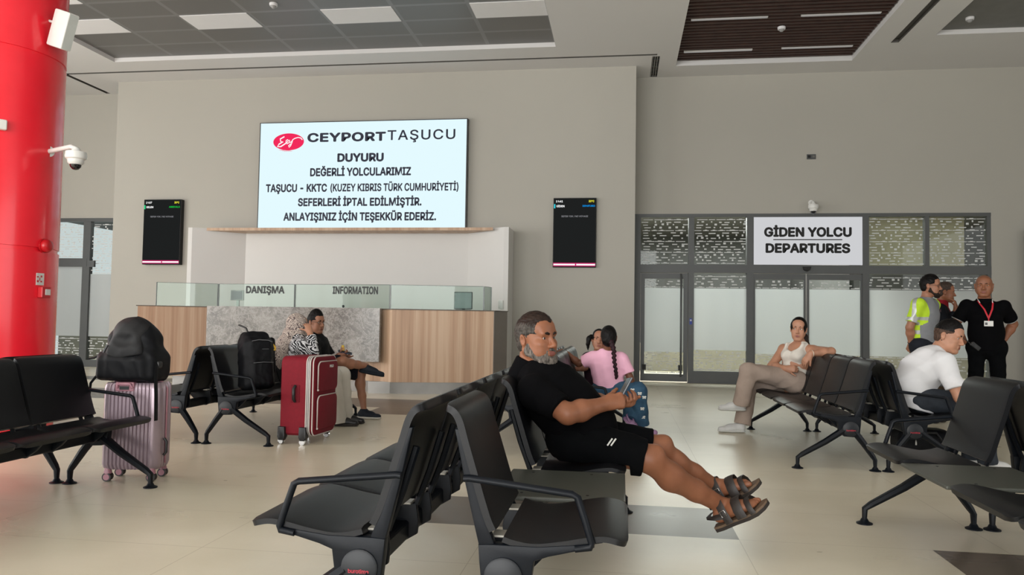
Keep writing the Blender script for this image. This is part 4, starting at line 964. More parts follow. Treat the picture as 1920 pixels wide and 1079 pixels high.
mb = MB(); mb.tube([L(-.05, -.04, .25), L(-.07, -.05, .30), L(-.10, -.07, .32), L(-.13, -.09, .335)], .008, 8); mb.build('grab_loop', M_blackp, G_, 60)
mb = MB(); Tb = Matrix.Translation(L(.125, .03, .10)) @ Matrix(Mr.tolist()).to_4x4(); mb.box(-.001, .004, -.03, .03, -.002, .0, 0, Tb); mb.tube([L(.124, -.09, .17), L(.126, -.03, .18), L(.126, .06, .175), L(.122, .095, .16)], .003, 6); mb.tube([L(.145, -.09, -.02), L(.147, 0, -.015), L(.145, .09, -.02)], .003, 6); mb.build('zip', M_zip, G_, 60)
mb = MB(); Tb = Matrix.Translation(L(.061, .135, .12)) @ Matrix(Mr.tolist()).to_4x4()
mb.prism([(-.022, -.03), (.022, -.03), (.024, 0), (.0, .032), (-.024, 0)], 'x', 0, .004, 0, Tb); mb.prism([(-.01, -.018), (.01, -.018), (0, .012)], 'x', .004, .005, 1, Tb); mb.build('badge', [mat('badge_yellow', srgb(214, 170, 40), .5), M_blackp], G_)
# dark holdall on the floor behind the right-hand benches
H_ = empty('holdall', (2.36, 6.52, 0), 0, 'black holdall on the floor under the bench of the man in the white T-shirt', 'bag')
b = Soft(.008); b.rbox((2.36, 6.55, .14), (.20, .13, .135), .06, None, .03); b.fold = folds(.006, 18, 4); b.build('body', M_bag, H_)
mb = MB(); mb.tube([(2.25, 6.43, .2), (2.30, 6.40, .26), (2.42, 6.40, .26), (2.47, 6.43, .2)], .01, 8); mb.build('handle', M_blackp, H_, 60)
mb = MB(); [mb.box(x, x + .012, 6.408, 6.418, .16, .20) for x in (2.27, 2.42)]; mb.build('buckles', M_chrome, H_)

# ------------------------------------------------------------------ people
def V3(*p): return np.array(p, float)
def unit(v): v = np.array(v, float); return v / np.linalg.norm(v)
def frame(fwd, up=(0, 0, 1)):
    """columns: the person's right, forward, up"""
    f = unit(fwd); u = np.array(up, float); u = unit(u - f * (u @ f)); return np.stack([np.cross(f, u), f, u], 1)
def skin_mat(name, col, lip=False):
    k = NT(name); v = k.coord(); f = k.noise(v, 14, 4)
    lo = tuple(c * .88 for c in col[:3]) + (1,); hi = tuple(min(1, c * 1.1) for c in col[:3]) + (1,)
    k.l(k.ramp(f, [(.3, lo), (.7, hi)]).outputs[0], k.b.inputs['Base Color']); k.b.inputs['Roughness'].default_value = .48
    k.b.inputs['Subsurface Weight'].default_value = .08; k.b.inputs['Subsurface Radius'].default_value = (.6, .25, .15); k.b.inputs['Subsurface Scale'].default_value = .01
    k.b.inputs['Specular IOR Level'].default_value = .4; k.bump(k.noise(v, 260, 2), .08, .002); return k.m
SK_TAN = skin_mat('skin_tan', srgb(140, 90, 64)); SK_MID = skin_mat('skin_olive', srgb(158, 110, 86)); SK_LIGHT = skin_mat('skin_light', srgb(176, 128, 102)); SK_DARK = skin_mat('skin_brown', srgb(116, 74, 54))
M_lip = skin_mat('lips', srgb(132, 76, 66)); M_eyew = mat('eye_white', srgb(186, 178, 168), .3, var=.01); M_iris = mat('iris_brown', srgb(44, 28, 20), .2)
def hair_mat(name, a, b, scale=60):
    k = NT(name); v = k.coord((1, 1, .25)); f = k.noise(v, scale, 5, .7)
    k.l(k.ramp(f, [(.35, a), (.65, b)]).outputs[0], k.b.inputs['Base Color']); k.b.inputs['Roughness'].default_value = .5; k.b.inputs['Specular IOR Level'].default_value = .15; k.bump(k.noise(v, scale * 2, 3), .4, .003); return k.m
H_BLACK = hair_mat('hair_black', srgb(7, 6, 6), srgb(19, 16, 15)); H_BROWN = hair_mat('hair_dark_brown', srgb(28, 20, 17), srgb(52, 40, 34)); H_GREY = hair_mat('hair_greying', srgb(30, 27, 25), srgb(84, 78, 72), 110)
H_BEARD = hair_mat('beard_grey', srgb(38, 33, 30), srgb(124, 116, 108), 110); H_STUB = hair_mat('beard_black', srgb(26, 20, 18), srgb(54, 42, 36), 90)

class Head:
    """a head in its own axes (x right, y forward, z up), origin behind the bridge of the nose"""
    def __init__(s, c, fwd, up=(0, 0, 1), scale=1.0, wide=1.0): s.c = np.array(c, float); s.M = frame(fwd, up); s.k = scale; s.w = wide
    def p(s, x, y, z): return s.c + s.M @ (np.array((x * s.w, y, z)) * s.k)
    def loc(s, P): q = (P - s.c) @ s.M / s.k; q[:, 0] /= s.w; return q
    def r(s, *a): return tuple((q * (s.w if i == 0 else 1)) * s.k for i, q in enumerate(a))
    def skin(s, b, neck_base, nr=.055, jaw=1.0, ears=True, nose=1.0):
        k = s.k; E = lambda c, r, kk, op='add', M=None: b.ell(s.p(*c), s.r(*r), s.M if M is None else M, kk * k, op)
        C = lambda a, c, ra, rb, kk, op='add', **kw: b.cone(s.p(*a), s.p(*c), ra * k, rb * k, kk * k, op=op, **kw)
        b.cone(neck_base, s.p(0, -.03, -.06), nr, nr * .92, .03)
        E((0, -.012, .032), (.075, .096, .088), .02); E((0, .028, -.035), (.060 * jaw, .062, .078), .03)
        for sx in (-1, 1):
            C((sx * .056 * jaw, -.01, -.045), (sx * .022, .068, -.098), .020, .018, .025)       # jaw line
            E((sx * .040, .062, -.020), (.024, .024, .020), .02)                                # cheekbone
            E((sx * .036, .058, -.055), (.022, .024, .026), .025)
        E((0, .074, -.098), (.021, .018, .017), .02)                                            # chin
        C((-.040, .079, .027), (.040, .079, .027), .011, .011, .014)                            # brow ridge
        E((0, .055, .058), (.056, .034, .040), .03)                                             # forehead
        for sx in (-1, 1): E((sx * .032, .098, .006), (.018, .017, .012), .012, 'sub')
        C((0, .086, .016), (0, .108 + .006 * (nose - 1), -.026), .008 * nose, .0115 * nose, .010); E((0, .108, -.029), (.0125 * nose, .012, .010), .008)
        for sx in (-1, 1): E((sx * .0125 * nose, .098, -.033), (.0085, .011, .008), .007)
        C((-.019, .091, -.058), (.019, .091, -.058), .0062, .0062, .008); C((-.016, .090, -.070), (.016, .090, -.070), .0072, .0072, .008)
        C((-.022, .100, -.0640), (.022, .100, -.0640), .0032, .0032, .004, 'sub')
        for sx in (-1, 1):                                                                      # eyelids
            C((sx * .020, .0835, .0155), (sx * .045, .0745, .0145), .0042, .0042, .005); C((sx * .021, .083, .000), (sx * .044, .0745, .001), .0038, .0038, .005)
        if ears:
            for sx in (-1, 1):
                Me = s.M @ np.array(Euler((0, sx * .18, -sx * .35)).to_matrix())
                E((sx * .079, -.012, -.002), (.010, .019, .032), .006, 'add', Me); E((sx * .088, -.006, .002), (.007, .010, .019), .004, 'sub', Me)
    def lips(s, P):
        q = s.loc(P); m = (np.abs(q[:, 0]) < .020 - np.abs(q[:, 2] + .064) * .7) & (q[:, 1] > .082) & (q[:, 2] > -.0755) & (q[:, 2] < -.0545); return m
    def eyes(s, root, gaze=(0, 1, 0), iris=None, r=.0115):
        g = unit(s.M @ unit(gaze))
        for sx in (-1, 1):
            c = s.p(sx * .032, .0725, .0075); mb = MB(); mb.ball(c, r * s.k, 0, 14); mb.ball(c + g * r * .62 * s.k, r * .55 * s.k, 1, 12); mb.build('eye', [M_eyew, iris or M_iris], root, 180)
    def brows(s, root, m, th=.0042, raise_=0):
        for sx in (-1, 1):
            mb = MB(); mb.tube([s.p(sx * x, y, z + raise_) for x, y, z in ((.013, .0925, .026), (.026, .092, .0305), (.040, .086, .030), (.050, .077, .025))], [th * s.k * .9, th * s.k, th * s.k * .85, th * s.k * .5], 6, 0, False, .8); mb.build('eyebrow', m, root, 180)
    def short_hair(s, root, m, res=.0045, top=.012, side=.004, line=.074, paint=None, seed=1, back=-.065, crop=None):
        b = Soft(res); k = s.k
        b.ell(s.p(0, -.014, .034), s.r(.076 + side, .098 + side, .089 + side), s.M, .01 * k); b.ell(s.p(0, .0, .062), s.r(.070, .088, .064 + top), s.M, .02 * k)
        b.ell(s.p(0, -.040, -.025), s.r(.062 + side, .056 + side * .5, .048), s.M, .02 * k)
        b.ell(s.p(0, .112, line - .098), s.r(.088, .072, .098), s.M, .014 * k, 'sub')              # the face stays free
        for sx in (-1, 1):
            b.ell(s.p(sx * .085, .045, -.02), s.r(.03, .046, .052), s.M, .016 * k, 'sub'); b.ell(s.p(sx * .088, -.010, -.008), s.r(.022, .022, .036), s.M, .006 * k, 'sub')
        b.cut(s.p(0, 0, back), -s.M[:, 2]); 
        if crop: b.cut(s.p(*crop[0]), s.M @ unit(crop[1]))
        b.fold = folds(.0028 * k, 150, seed); return b.build('hair', m, root, paint and (lambda P: paint(s.loc(P))), 1)
    def beard(s, root, m, res=.0045, th=.008, length=.0, seed=2, up=-.035, mous=True):
        b = Soft(res); k = s.k; C = lambda a, c, ra, rb, kk: b.cone(s.p(*a), s.p(*c), ra * k, rb * k, kk * k)
        for sx in (-1, 1):
            C((sx * .058, .004, -.030), (sx * .055, .006, -.05), .014 + th * .5, .018 + th * .6, .01); C((sx * .055, .006, -.05), (sx * .03, .062, -.09), .018 + th * .6, .020 + th, .015)
            if mous: C((sx * .001, .0945, -.0475), (sx * .024, .086, -.056), .005 + th * .25, .0045 + th * .25, .006); C((sx * .024, .086, -.056), (sx * .029, .075, -.08), .006 + th * .2, .009 + th * .3, .008)
        b.ell(s.p(0, .068 + length * .2, -.100 - length * .5), s.r(.034 + th, .028 + th, .024 + th * .7 + length * .5), s.M, .015 * k)
        b.ell(s.p(0, .093, -.0655), s.r(.021, .016, .0105), s.M, .004 * k, 'sub')
        b.fold = folds(.004 * k, 130, seed); return b.build('beard', m, root, None, 1)

def hand(b, wr, d, pn, side=1, curl=(.5, .6, .5), sc=1.0, spread=.12, thumb=(.75, .55, .35), tcurl=.3, r=.0088, each=None):
    """palm, four fingers and a thumb: d along the hand, pn out of the palm, side: +1 when the thumb lies towards d x pn"""
    wr = np.array(wr, float); y = unit(d); z = np.array(pn, float); z = unit(z - y * (z @ y)); x = np.cross(y, z) * side
    L = lambda a, c, e: wr + (x * a + y * c + z * e) * sc
    b.cone(L(0, -.01, 0), L(.0, .03, 0), .026 * sc, .030 * sc, .02, z, .75); b.cone(L(.014, .03, 0), L(.024, .085, 0), .022 * sc, .0165 * sc, .012, z, .75); b.cone(L(-.012, .03, 0), L(-.022, .082, 0), .022 * sc, .0155 * sc, .012, z, .75); b.cone(L(0, .04, 0), L(0, .088, -.002), .022 * sc, .0165 * sc, .012, z, .75)
    b.cone(L(.016, .012, .006), L(.036, .042, .010), .017 * sc, .013 * sc, .012)
    for i, (ox, ln) in enumerate(((.029, .072), (.0098, .080), (-.0098, .075), (-.0275, .059))):
        cu = each[i] if each else curl; p = L(ox, .088 - abs(ox - .008) * .25, 0); a = 0.0; sp = (1.5 - i) * spread
        for j, fr in enumerate((.44, .31, .25)):
            a += cu[j]; dv = (y * math.cos(a) + z * math.sin(a)) * math.cos(sp) + x * math.sin(sp) * math.cos(a); q = p + unit(dv) * ln * fr * sc
            rr = r * (1.02 - .11 * j - (.10 if i == 3 else 0)) * sc; b.cone(p, q, rr, rr * .93, .004 if j else .008); p = q
    p = L(.036, .042, .010); t = unit(x * thumb[0] + y * thumb[1] + z * thumb[2])
    for j, ln in enumerate((.036, .030)):
        q = p + t * ln * sc; b.cone(p, q, (.0108 - .001 * j) * sc, (.0098 - .001 * j) * sc, .006); p = q; t = unit(t + z * tcurl * .6 + y * tcurl * .5)
def arm(b, sh, el, wr, g=1.0, k=.02):
    sh, el, wr = [np.array(q, float) for q in (sh, el, wr)]
    b.cone(sh, el, .050 * g, .040 * g, k); b.cone(el, el + (wr - el) * .35, .040 * g, .043 * g, k); b.cone(el + (wr - el) * .35, wr, .043 * g, .0265 * g, k)
def leg(b, hp, kn, an, g=1.0, k=.03, back=None):
    hp, kn, an = [np.array(q, float) for q in (hp, kn, an)]; d = unit(an - kn); bk = np.array(back if back is not None else (0, 0, 0), float)
    b.cone(hp, kn, .085 * g, .056 * g, k); b.cone(kn, kn + (an - kn) * .3 + bk * .018, .054 * g, .057 * g, k); b.cone(kn + (an - kn) * .3 + bk * .018, kn + (an - kn) * .62 + bk * .008, .057 * g, .044 * g, k); b.cone(kn + (an - kn) * .62 + bk * .008, an, .044 * g, .034 * g, k)
def torso(b, pel, wai, che, nk, fr, rs=(.15, .14, .16), fs=.68, k=.05):
    b.cone(pel, wai, rs[0], rs[1], k, fr, fs); b.cone(wai, che, rs[1], rs[2], k, fr, fs); b.cone(che, che + (np.array(nk) - che) * .6, rs[2], rs[2] * .55, k, fr, fs)
def shoe(root, an, heel, toe, m_up, m_sole, up=(0, 0, 1), w=.040, h=.055, laces=None, name='shoe'):
    """trainer: upper over a separate sole; heel and toe are points on the sole's underside"""
    an, heel, toe, up = [np.array(q, float) for q in (an, heel, toe, up)]; d = unit(toe - heel); u = unit(up - d * (up @ d)); x = np.cross(d, u); L = np.linalg.norm(toe - heel)
    P = lambda a, c, e: heel + d * a * L + x * c + u * e
    b = Soft(.005); b.cone(P(.14, 0, .045), P(.50, 0, .045), .036, .041, .02, u, .9); b.cone(P(.50, 0, .042), P(.87, 0, .034), .041, .034, .02, u, .75); b.cone(P(.14, 0, .05), P(.2, 0, .05) * .0 + an, .034, .040, .03); b.cone(P(.25, 0, .06), P(.6, 0, .05), .035, .030, .02)
    b.cut(P(0, 0, .016), -u); b.cut(an + u * .012, u)
    o = b.build('shoe', m_up, root)
    b = Soft(.005); b.cone(P(.12, 0, .016), P(.5, 0, .016), .041, .043, .01, u, .45); b.cone(P(.5, 0, .016), P(.88, 0, .018), .043, .036, .01, u, .42); b.cut(P(0, 0, 0.001), -u); b.cut(P(0, 0, .03), u); b.build('sole', m_sole, o)
    if laces:
        mb = MB()
        for i in range(4):
            t = .40 + .09 * i; e = .088 - .012 * i; mb.tube([P(t, -.024, e - .012), P(t + .02, 0, e), P(t, .024, e - .012)], .0032, 6)
        mb.build('laces', laces, o, 180)
    return o
def person(name, base, label): return empty('person', base, 0, label, 'person')
def skin_paint(H): return lambda P: np.where(H.lips(P), 1, 0)

# ---- bearded man in black, legs stretched out
M_polo = fabric('black_polo_knit', srgb(7, 7, 9), .9, .15, 18, .2, 700, .08); M_short = fabric('black_shorts', srgb(8, 9, 11), .9, .15, 16, .2, 600, .08)
M_strap = mat('brown_black_leather', srgb(42, 36, 33), .5, var=.2, nscale=30, bump=.2, bscale=300); M_solew = mat('brown_footbed', srgb(104, 84, 66), .7, var=.15, nscale=20); M_soled = mat('dark_sole', srgb(44, 38, 34), .8)
p = person('person', (-.2, 3.70, 0), 'bearded grey-haired man in black polo and shorts sitting with stretched legs, holding a phone')
H = Head((-.408, 3.685, .990), (.82, -.57, .03), (-.12, .04, 1), 1.02, 1.04)
b = Soft(.0042); fr = unit((.80, -.04, .55))
pel, wai, che, nk = V3(-.20, 3.70, .545), V3(-.28, 3.70, .66), V3(-.36, 3.70, .752), V3(-.438, 3.70, .825)
torso(b, pel, wai, che, nk, fr, (.145, .14, .15), .7); H.skin(b, nk, .062, 1.05)
shR, elR, wrR = V3(-.39, 3.515, .752), V3(-.235, 3.43, .668), V3(-.075, 3.575, .703)
shL, elL, wrL = V3(-.36, 3.88, .772), V3(-.16, 3.93, .665), V3(-.03, 3.755, .69)
arm(b, shR, elR, wrR, 1.12); arm(b, shL, elL, wrL, 1.12)
hand(b, wrR, (.82, .38, .16), (-.1, .72, -.25), 1, sc=1.0, thumb=(.45, .8, .35), tcurl=.25, each=((.55, .75, .6), (.75, .85, .6), (.85, .9, .6), (.9, .9, .6)), spread=.03)
hand(b, wrL, (.80, -.62, .02), (.35, -.35, .60), -1, sc=1.0, thumb=(.5, .8, .2), tcurl=.1, curl=(.8, .9, .6), spread=.03)
hpR, hpL, knR, knL = V3(-.20, 3.61, .525), V3(-.20, 3.79, .525), V3(.135, 3.60, .455), V3(.185, 3.81, .472)
anR, anL = V3(.490, 3.80, .210), V3(.468, 3.95, .272)
bk = unit((-.5, 0, -.85))
leg(b, hpR, knR, anR, 1.08, .03, bk); leg(b, hpL, knL, anL, 1.04, .03, bk)
for kn in (knR, knL): b.ell(kn + V3(.028, 0, .032), .030, None, .03)
def bare_foot(b, an, heel, toe, side):
    an, heel, toe = [np.array(q, float) for q in (an, heel, toe)]; d = unit(toe - heel); leg_d = unit(an - heel); x = np.array((0, 1, 0)) * side; x = unit(x - d * (x @ d)); u = np.cross(x, d); u = u if u @ (an - heel) > 0 else -u
    P = lambda a, c, e: heel + d * a + x * c + u * e
    b.cone(an, P(.035, 0, .035), .036, .034, .02); b.cone(an, P(.12, 0, .045), .035, .032, .02, x, 1.1); b.cone(P(.035, 0, .03), P(.15, 0, .028), .032, .038, .02, u, .7); b.cone(P(.12, 0, .042), P(.185, 0, .026), .034, .030, .02, u, .6)
    for i, (c, ln, r) in enumerate(((-.030, .066, .0135), (-.010, .062, .0098), (.006, .054, .0092), (.020, .046, .0088), (.032, .036, .0084))):
        b.cone(P(.165, c * .9, .024), P(.170 + ln * .6, c, .022), r, r, .006); b.cone(P(.170 + ln * .6, c, .022), P(.170 + ln * .8, c, .018), r, r * .92, .004)
    return P, d, x, u
heelR, toeR = V3(.462, 3.79, .118), V3(.672, 3.72, .245); toeR = heelR + unit(V3(.165, -.075, .105)) * .25
heelL = V3(.450, 3.955, .182); toeL = heelL + unit(V3(.155, -.06, .09)) * .25
PR_, dR, xR, uR = bare_foot(b, anR, heelR + V3(0, 0, .012), toeR + V3(0, 0, .012), -1); PL_, dL, xL, uL = bare_foot(b, anL, heelL + V3(0, 0, .012), toeL + V3(0, 0, .012), 1)
b.build('body', [SK_TAN, M_lip], p, skin_paint(H)); H.eyes(p, (.2, .96, -.05)); H.brows(p, H_BROWN, .0068)
H.short_hair(p, [H_BROWN, H_GREY], .0035, .010, .003, .064, lambda q: np.where((q[:, 2] + .012 * np.sin(q[:, 1] * 420) * np.sin(q[:, 0] * 350 + q[:, 2] * 300) < .075 - .25 * np.maximum(0, q[:, 1])) & (np.abs(q[:, 0]) > .03) | (q[:, 1] < -.075), 1, 0), 4)
H.beard(p, H_BEARD, .0035, .010, .020)
# polo shirt
b = Soft(.006); torso(b, pel + V3(.01, 0, .02), wai + V3(.015, 0, 0), che + V3(.01, 0, 0), nk, fr, (.178, .180, .180), .80, .05)
b.cone(wai + V3(.055, 0, .03), pel + V3(.06, 0, .06), .13, .13, .06, fr, .9)                       # belly
for sh, el in ((shR, elR), (shL, elL)):
    b.cone(sh + (che - sh) * .25, sh + V3(-.01, 0, .005), .085, .078, .05); b.cone(sh, sh + (el - sh) * .80, .078, .070, .03, cap=True)
b.cone(nk + V3(.01, 0, -.02), nk + V3(-.005, 0, .018), .075, .070, .03, cap=True)
b.cut((0, 0, .452), (0, 0, -1)); b.fold = folds(.009, 15, 11, (1, 1, .8)); sh_ = b.build('polo_shirt', M_polo, p)
b = Soft(.005); b.cone(nk + V3(-.026, 0, -.03), nk + V3(.006, -.004, .064), .087, .074, .01, cap=True); b.cone(nk + V3(.05, -.035, .02), nk + V3(.075, -.045, -.012), .028, .018, .02, fr, .5); b.build('collar', M_polo, sh_)
# shorts
b = Soft(.006); b.cone(pel + V3(-.03, -.05, -.01), pel + V3(-.03, .05, -.01), .125, .125, .05)
for hp, kn, t in ((hpR, knR, .93), (hpL, knL, .90)): b.cone(hp, hp + (kn - hp) * t, .108, .089, .04, cap=True)
b.cut((0, 0, .437), (0, 0, -1), (-.6, 3.2, 0), (.02, 4.2, .5)); b.fold = folds(.006, 20, 12); st_ = b.build('shorts', M_short, p)
mb = MB(); q = hpR + (knR - hpR) * .42; 
for i in range(2): mb.tube([q + V3(.0 + .016 * i, -.107, .03), q + V3(.022 + .016 * i, -.104, .062)], .0038, 6)
mb.build('printed_mark', M_wht, st_)
# sandals
def sandal(P, d, x, u, toe_in):
    prof = [(-.02, .022), (.02, .034), (.09, .034), (.16, .046), (.21, .047), (.25, .036), (.268, .012)]
    out = [P(a, -w, 0) for a, w in prof] + [P(a, w, 0) for a, w in prof[::-1]]
    mb = MB()
    def slab(e0, e1, mi, s=1.0):
        A = [mb.bm.verts.new(q + u * (e0 + .004 * max(0, ((q - P(0, 0, 0)) @ d - .17) / .09) ** 2 * 4)) for q in out]; B = [mb.bm.verts.new(q + u * (e1 + .004 * max(0, ((q - P(0, 0, 0)) @ d - .17) / .09) ** 2 * 4)) for q in out]; n = len(out)
        fs = [mb.bm.faces.new(A[::-1]), mb.bm.faces.new(B)] + [mb.bm.faces.new((A[i], A[(i + 1) % n], B[(i + 1) % n], B[i])) for i in range(n)]
        for f in fs: f.material_index = mi
    slab(-.028, -.012, 1); slab(-.012, -.002, 0); mb.bm.normal_update()
    bmesh.ops.recalc_face_normals(mb.bm, faces=mb.bm.faces[:])
    so = mb.build('sandal', [M_solew, M_soled], p, 30)
    def strap(pts, w): 
        mb = MB(); mb.tube(pts, w, 8, 0, False, .16, d); mb.build('strap', M_strap, so, 60)
    arch = lambda a, w, hgt, lean=0: [P(a, -w - .004, -.004), P(a + lean * .3, -w - .003, hgt * .45), P(a + lean * .7, -w * .55, hgt * .92), P(a + lean, 0, hgt), P(a + lean * .7, w * .55, hgt * .92), P(a + lean * .3, w + .003, hgt * .45), P(a, w + .004, -.004)]
    strap(arch(.072, .046, .108, -.010), .019); strap(arch(.140, .050, .082), .024); strap(arch(.198, .053, .060, -.012), .014)
    strap([P(.07, -.047, .035), P(.02, -.045, .045), P(-.012, -.03, .05), P(-.022, 0, .05), P(-.012, .03, .05), P(.02, .045, .045), P(.07, .047, .035)], .014)
    c = P(.07, .052 * toe_in, .05); mb = MB(); B_ = np.stack([d, x * toe_in, u], 1); mb.tube([c + B_ @ V3(a, .003, e) for a, e in ((-.012, -.014), (.012, -.014), (.012, .014), (-.012, .014))], .0022, 6, 0, True); mb.build('buckle', M_chrome, so, 180)
sandal(PR_, dR, xR, uR, 1); sandal(PL_, dL, xL, uL, -1)
# phone in his hands
o = empty('mobile_phone', (.03, 3.64, .75), 0, 'dark mobile phone held in the hands of the bearded man', 'phone')
Mp = Matrix.Translation((.018, 3.665, .775)) @ Matrix(np.stack([unit((.25, -.75, .1)), unit((.45, .2, .85)), np.cross(unit((.25, -.75, .1)), unit((.45, .2, .85)))], 1).tolist()).to_4x4()
mb = MB(); mb.box(-.031, .031, -.055, .05, -.004, .004, 0, Mp, .003); mb.build('case', mat('phone_silver', srgb(120, 122, 128), .3, .6), o); mb = MB(); mb.box(-.029, .029, -.052, .047, .004, .0052, 0, Mp); mb.box(-.029, .029, -.052, .047, -.0052, -.004, 0, Mp); mb.build('screen', mat('phone_glass', srgb(14, 15, 18), .08), o)

# ---- garments shared by the other figures
def top_shell(p, name, m, pel, wai, che, nk, fr, rs, sleeves, fold, res=.006, neck=.068, neck_top=.02, fs=.78, hem=None, paint=None, extra=None, shr=.066):
    pel, wai, che, nk = [np.array(q, float) for q in (pel, wai, che, nk)]
    b = Soft(res); torso(b, pel, wai, che, nk, fr, rs, fs, .05)
    for sh, el, t, r0, r1 in sleeves:
        sh, el = np.array(sh, float), np.array(el, float); b.cone(sh + (che - sh) * .3, sh, shr * 1.1, shr, .05); b.cone(sh, sh + (el - sh) * t, r0, r1, .03, cap=True)
    b.cone(nk - (nk - che) * .15, nk + unit(nk - che) * neck_top, neck * 1.08, neck, .03, cap=True)
    if extra: extra(b)
    if hem is not None: b.cut(hem[0], hem[1])
    b.fold = folds(*fold); return b.build(name, m, p, paint)
def trousers(p, name, m, pel, hips, fold, legs, res=.006, r=.12, wd=None, extra=None):
    """legs: list of ([points], [radii]) from hip downwards; the last end is cut square"""
    b = Soft(res); h0, h1 = [np.array(q, float) for q in hips]; b.cone(h0, h1, r, r, .05)
    pel = np.array(pel, float); b.cone((h0 + h1) / 2, pel, r * 1.05, r, .05, wd, .75) if wd is not None else b.cone((h0 + h1) / 2, pel, r, r * .95, .05)
    for P, R in legs:
        for i in range(len(P) - 1): b.cone(P[i], P[i + 1], R[i], R[i + 1], .03, cap=(i == len(P) - 2))
    if extra: extra(b)
    b.fold = folds(*fold); return b.build(name, m, p)
def glasses(H, root, m, w=.05):
    mb = MB()
    for sx in (-1, 1):
        pts = [H.p(sx * (.033 + .021 * math.cos(a)), .0925 - .012 * abs(math.cos(a)) * (1 if math.cos(a) > 0 else .2), .005 + .0165 * math.sin(a)) for a in np.linspace(0, 2 * PI, 14, endpoint=False)]
        mb.tube(pts, .0017 * H.k, 6, 0, True); mb.tube([H.p(sx * .053, .080, .010), H.p(sx * .072, .06, .012), H.p(sx * .080, -.005, .014)], .0018 * H.k, 6)
    mb.tube([H.p(-.012, .0945, .010), H.p(0, .098, .013), H.p(.012, .0945, .010)], .0016 * H.k, 6); mb.build('glasses', m, root, 180)

# ---- woman in the white tank top
M_tank = fabric('white_ribbed_cotton', srgb(214, 208, 198), .8, .03, 20, .2, 700); M_beige = fabric('taupe_trousers', srgb(160, 143, 131), .85, .08, 12, .2, 600); M_shoew = fabric('white_trainer', srgb(206, 206, 204), .6, .05, 20, .2, 300); M_rub = mat('white_rubber', srgb(196, 196, 192), .5)
p = person('person', (1.70, 7.95, 0), 'woman in white tank top and taupe trousers, legs crossed, arm along the bench back')
fr = unit((-.72, -.64, .22)); H = Head((1.735, 7.95, 1.035), (-.30, -.95, -.02), (.06, 0, 1), .97, .95)
pel, wai, che, nk = V3(1.70, 7.96, .525), V3(1.70, 7.96, .64), V3(1.73, 7.95, .775), V3(1.755, 7.97, .885)
shR, elR, wrR = V3(1.615, 8.07, .835), V3(1.485, 8.00, .665), V3(1.585, 7.80, .655); shL, elL, wrL = V3(1.855, 7.85, .835), V3(1.935, 7.53, .838), V3(1.735, 7.46, .815)
b = Soft(.0045); torso(b, pel, wai, che, nk, fr, (.145, .118, .138), .72); H.skin(b, nk, .047, .9, nose=.85)
for sh, el, wr in ((shR, elR, wrR), (shL, elL, wrL)): b.cone(che + V3(0, 0, .055), sh, .055, .050, .04); arm(b, sh, el, wr, .95)
hand(b, wrR, (.85, -.5, .05), (.35, .75, -.2), -1, sc=.92, curl=(.7, .9, .6), spread=.02, thumb=(.6, .8, .1)); hand(b, wrL, (-.55, .15, -.75), (.55, .55, -.3), 1, sc=.92, curl=(.25, .35, .3), spread=.06, thumb=(.4, .8, .3))
b.build('body', [SK_LIGHT, M_lip], p, skin_paint(H)); H.eyes(p, (.55, .83, 0), r=.0125); H.brows(p, H_BLACK, .0034, .001)
b = Soft(.0045); k = H.k; b.ell(H.p(0, -.014, .034), H.r(.086, .106, .099), H.M, .01); b.ell(H.p(0, -.05, -.02), H.r(.064, .06, .06), H.M, .03)
b.ell(H.p(0, .112, -.022), H.r(.079, .076, .098), H.M, .01, 'sub'); b.cut(H.p(0, 0, -.085), -H.M[:, 2])
for sx in (-1, 1): b.ell(H.p(sx * .088, -.005, -.012), H.r(.016, .022, .034), H.M, .006, 'sub')
b.fold = folds(.002, 110, 3); b.build('hair', H_BLACK, p)
b = Soft(.005); b.chain([H.p(-.005, -.10, -.02), H.p(-.055, -.105, -.075), H.p(-.085, -.085, -.15), H.p(-.105, -.07, -.20)], [.030, .032, .026, .010], .02); b.fold = folds(.003, 90, 5); b.build('ponytail', H_BROWN, p)
def bust(b):
    rt = unit(np.cross(fr, (0, 0, 1)))
    for sg in (-1, 1): b.ell(che + fr * .085 + rt * .062 * sg + V3(0, 0, -.015), (.066, .066, .062), None, .04)
def tank(b):
    bust(b); rt = unit(np.cross(fr, (0, 0, 1)))
    for sg in (-1, 1): b.chain([che + rt * .075 * sg + fr * .095 + V3(0, 0, .03), che + rt * .085 * sg + fr * .055 + V3(0, 0, .095), che + rt * .088 * sg - fr * .01 + V3(0, 0, .105), che + rt * .08 * sg - fr * .10 + V3(0, 0, .04)], [.022, .018, .018, .02], .015, flat=fr, fs=.8)
b = Soft(.005); b.cone(pel + V3(0, 0, .03), wai, .152, .126, .04, fr, .74); b.cone(wai, che + V3(0, 0, .015), .126, .145, .04, fr, .76); tank(b)
rt = unit(np.cross(fr, (0, 0, 1)))
b.ell(che + fr * .075 + V3(0, 0, .105), (.075, .075, .080), None, .01, 'sub'); b.cut(pel + V3(0, 0, .035), (0, 0, -1)); b.fold = folds(.004, 26, 2); b.build('tank_top', M_tank, p)
mb = MB(); mb.tube([nk + rt * .045 * math.cos(a) + fr * (.048 + .02 * math.sin(a)) + V3(0, 0, -.015 - .055 * math.sin(a)) for a in np.linspace(0, PI, 12)], .0018, 6); q = nk + fr * .072 + V3(0, 0, -.074); mb.ball(q, .006); mb.build('necklace', mat('gold', srgb(190, 150, 90), .3, .8), p, 180)
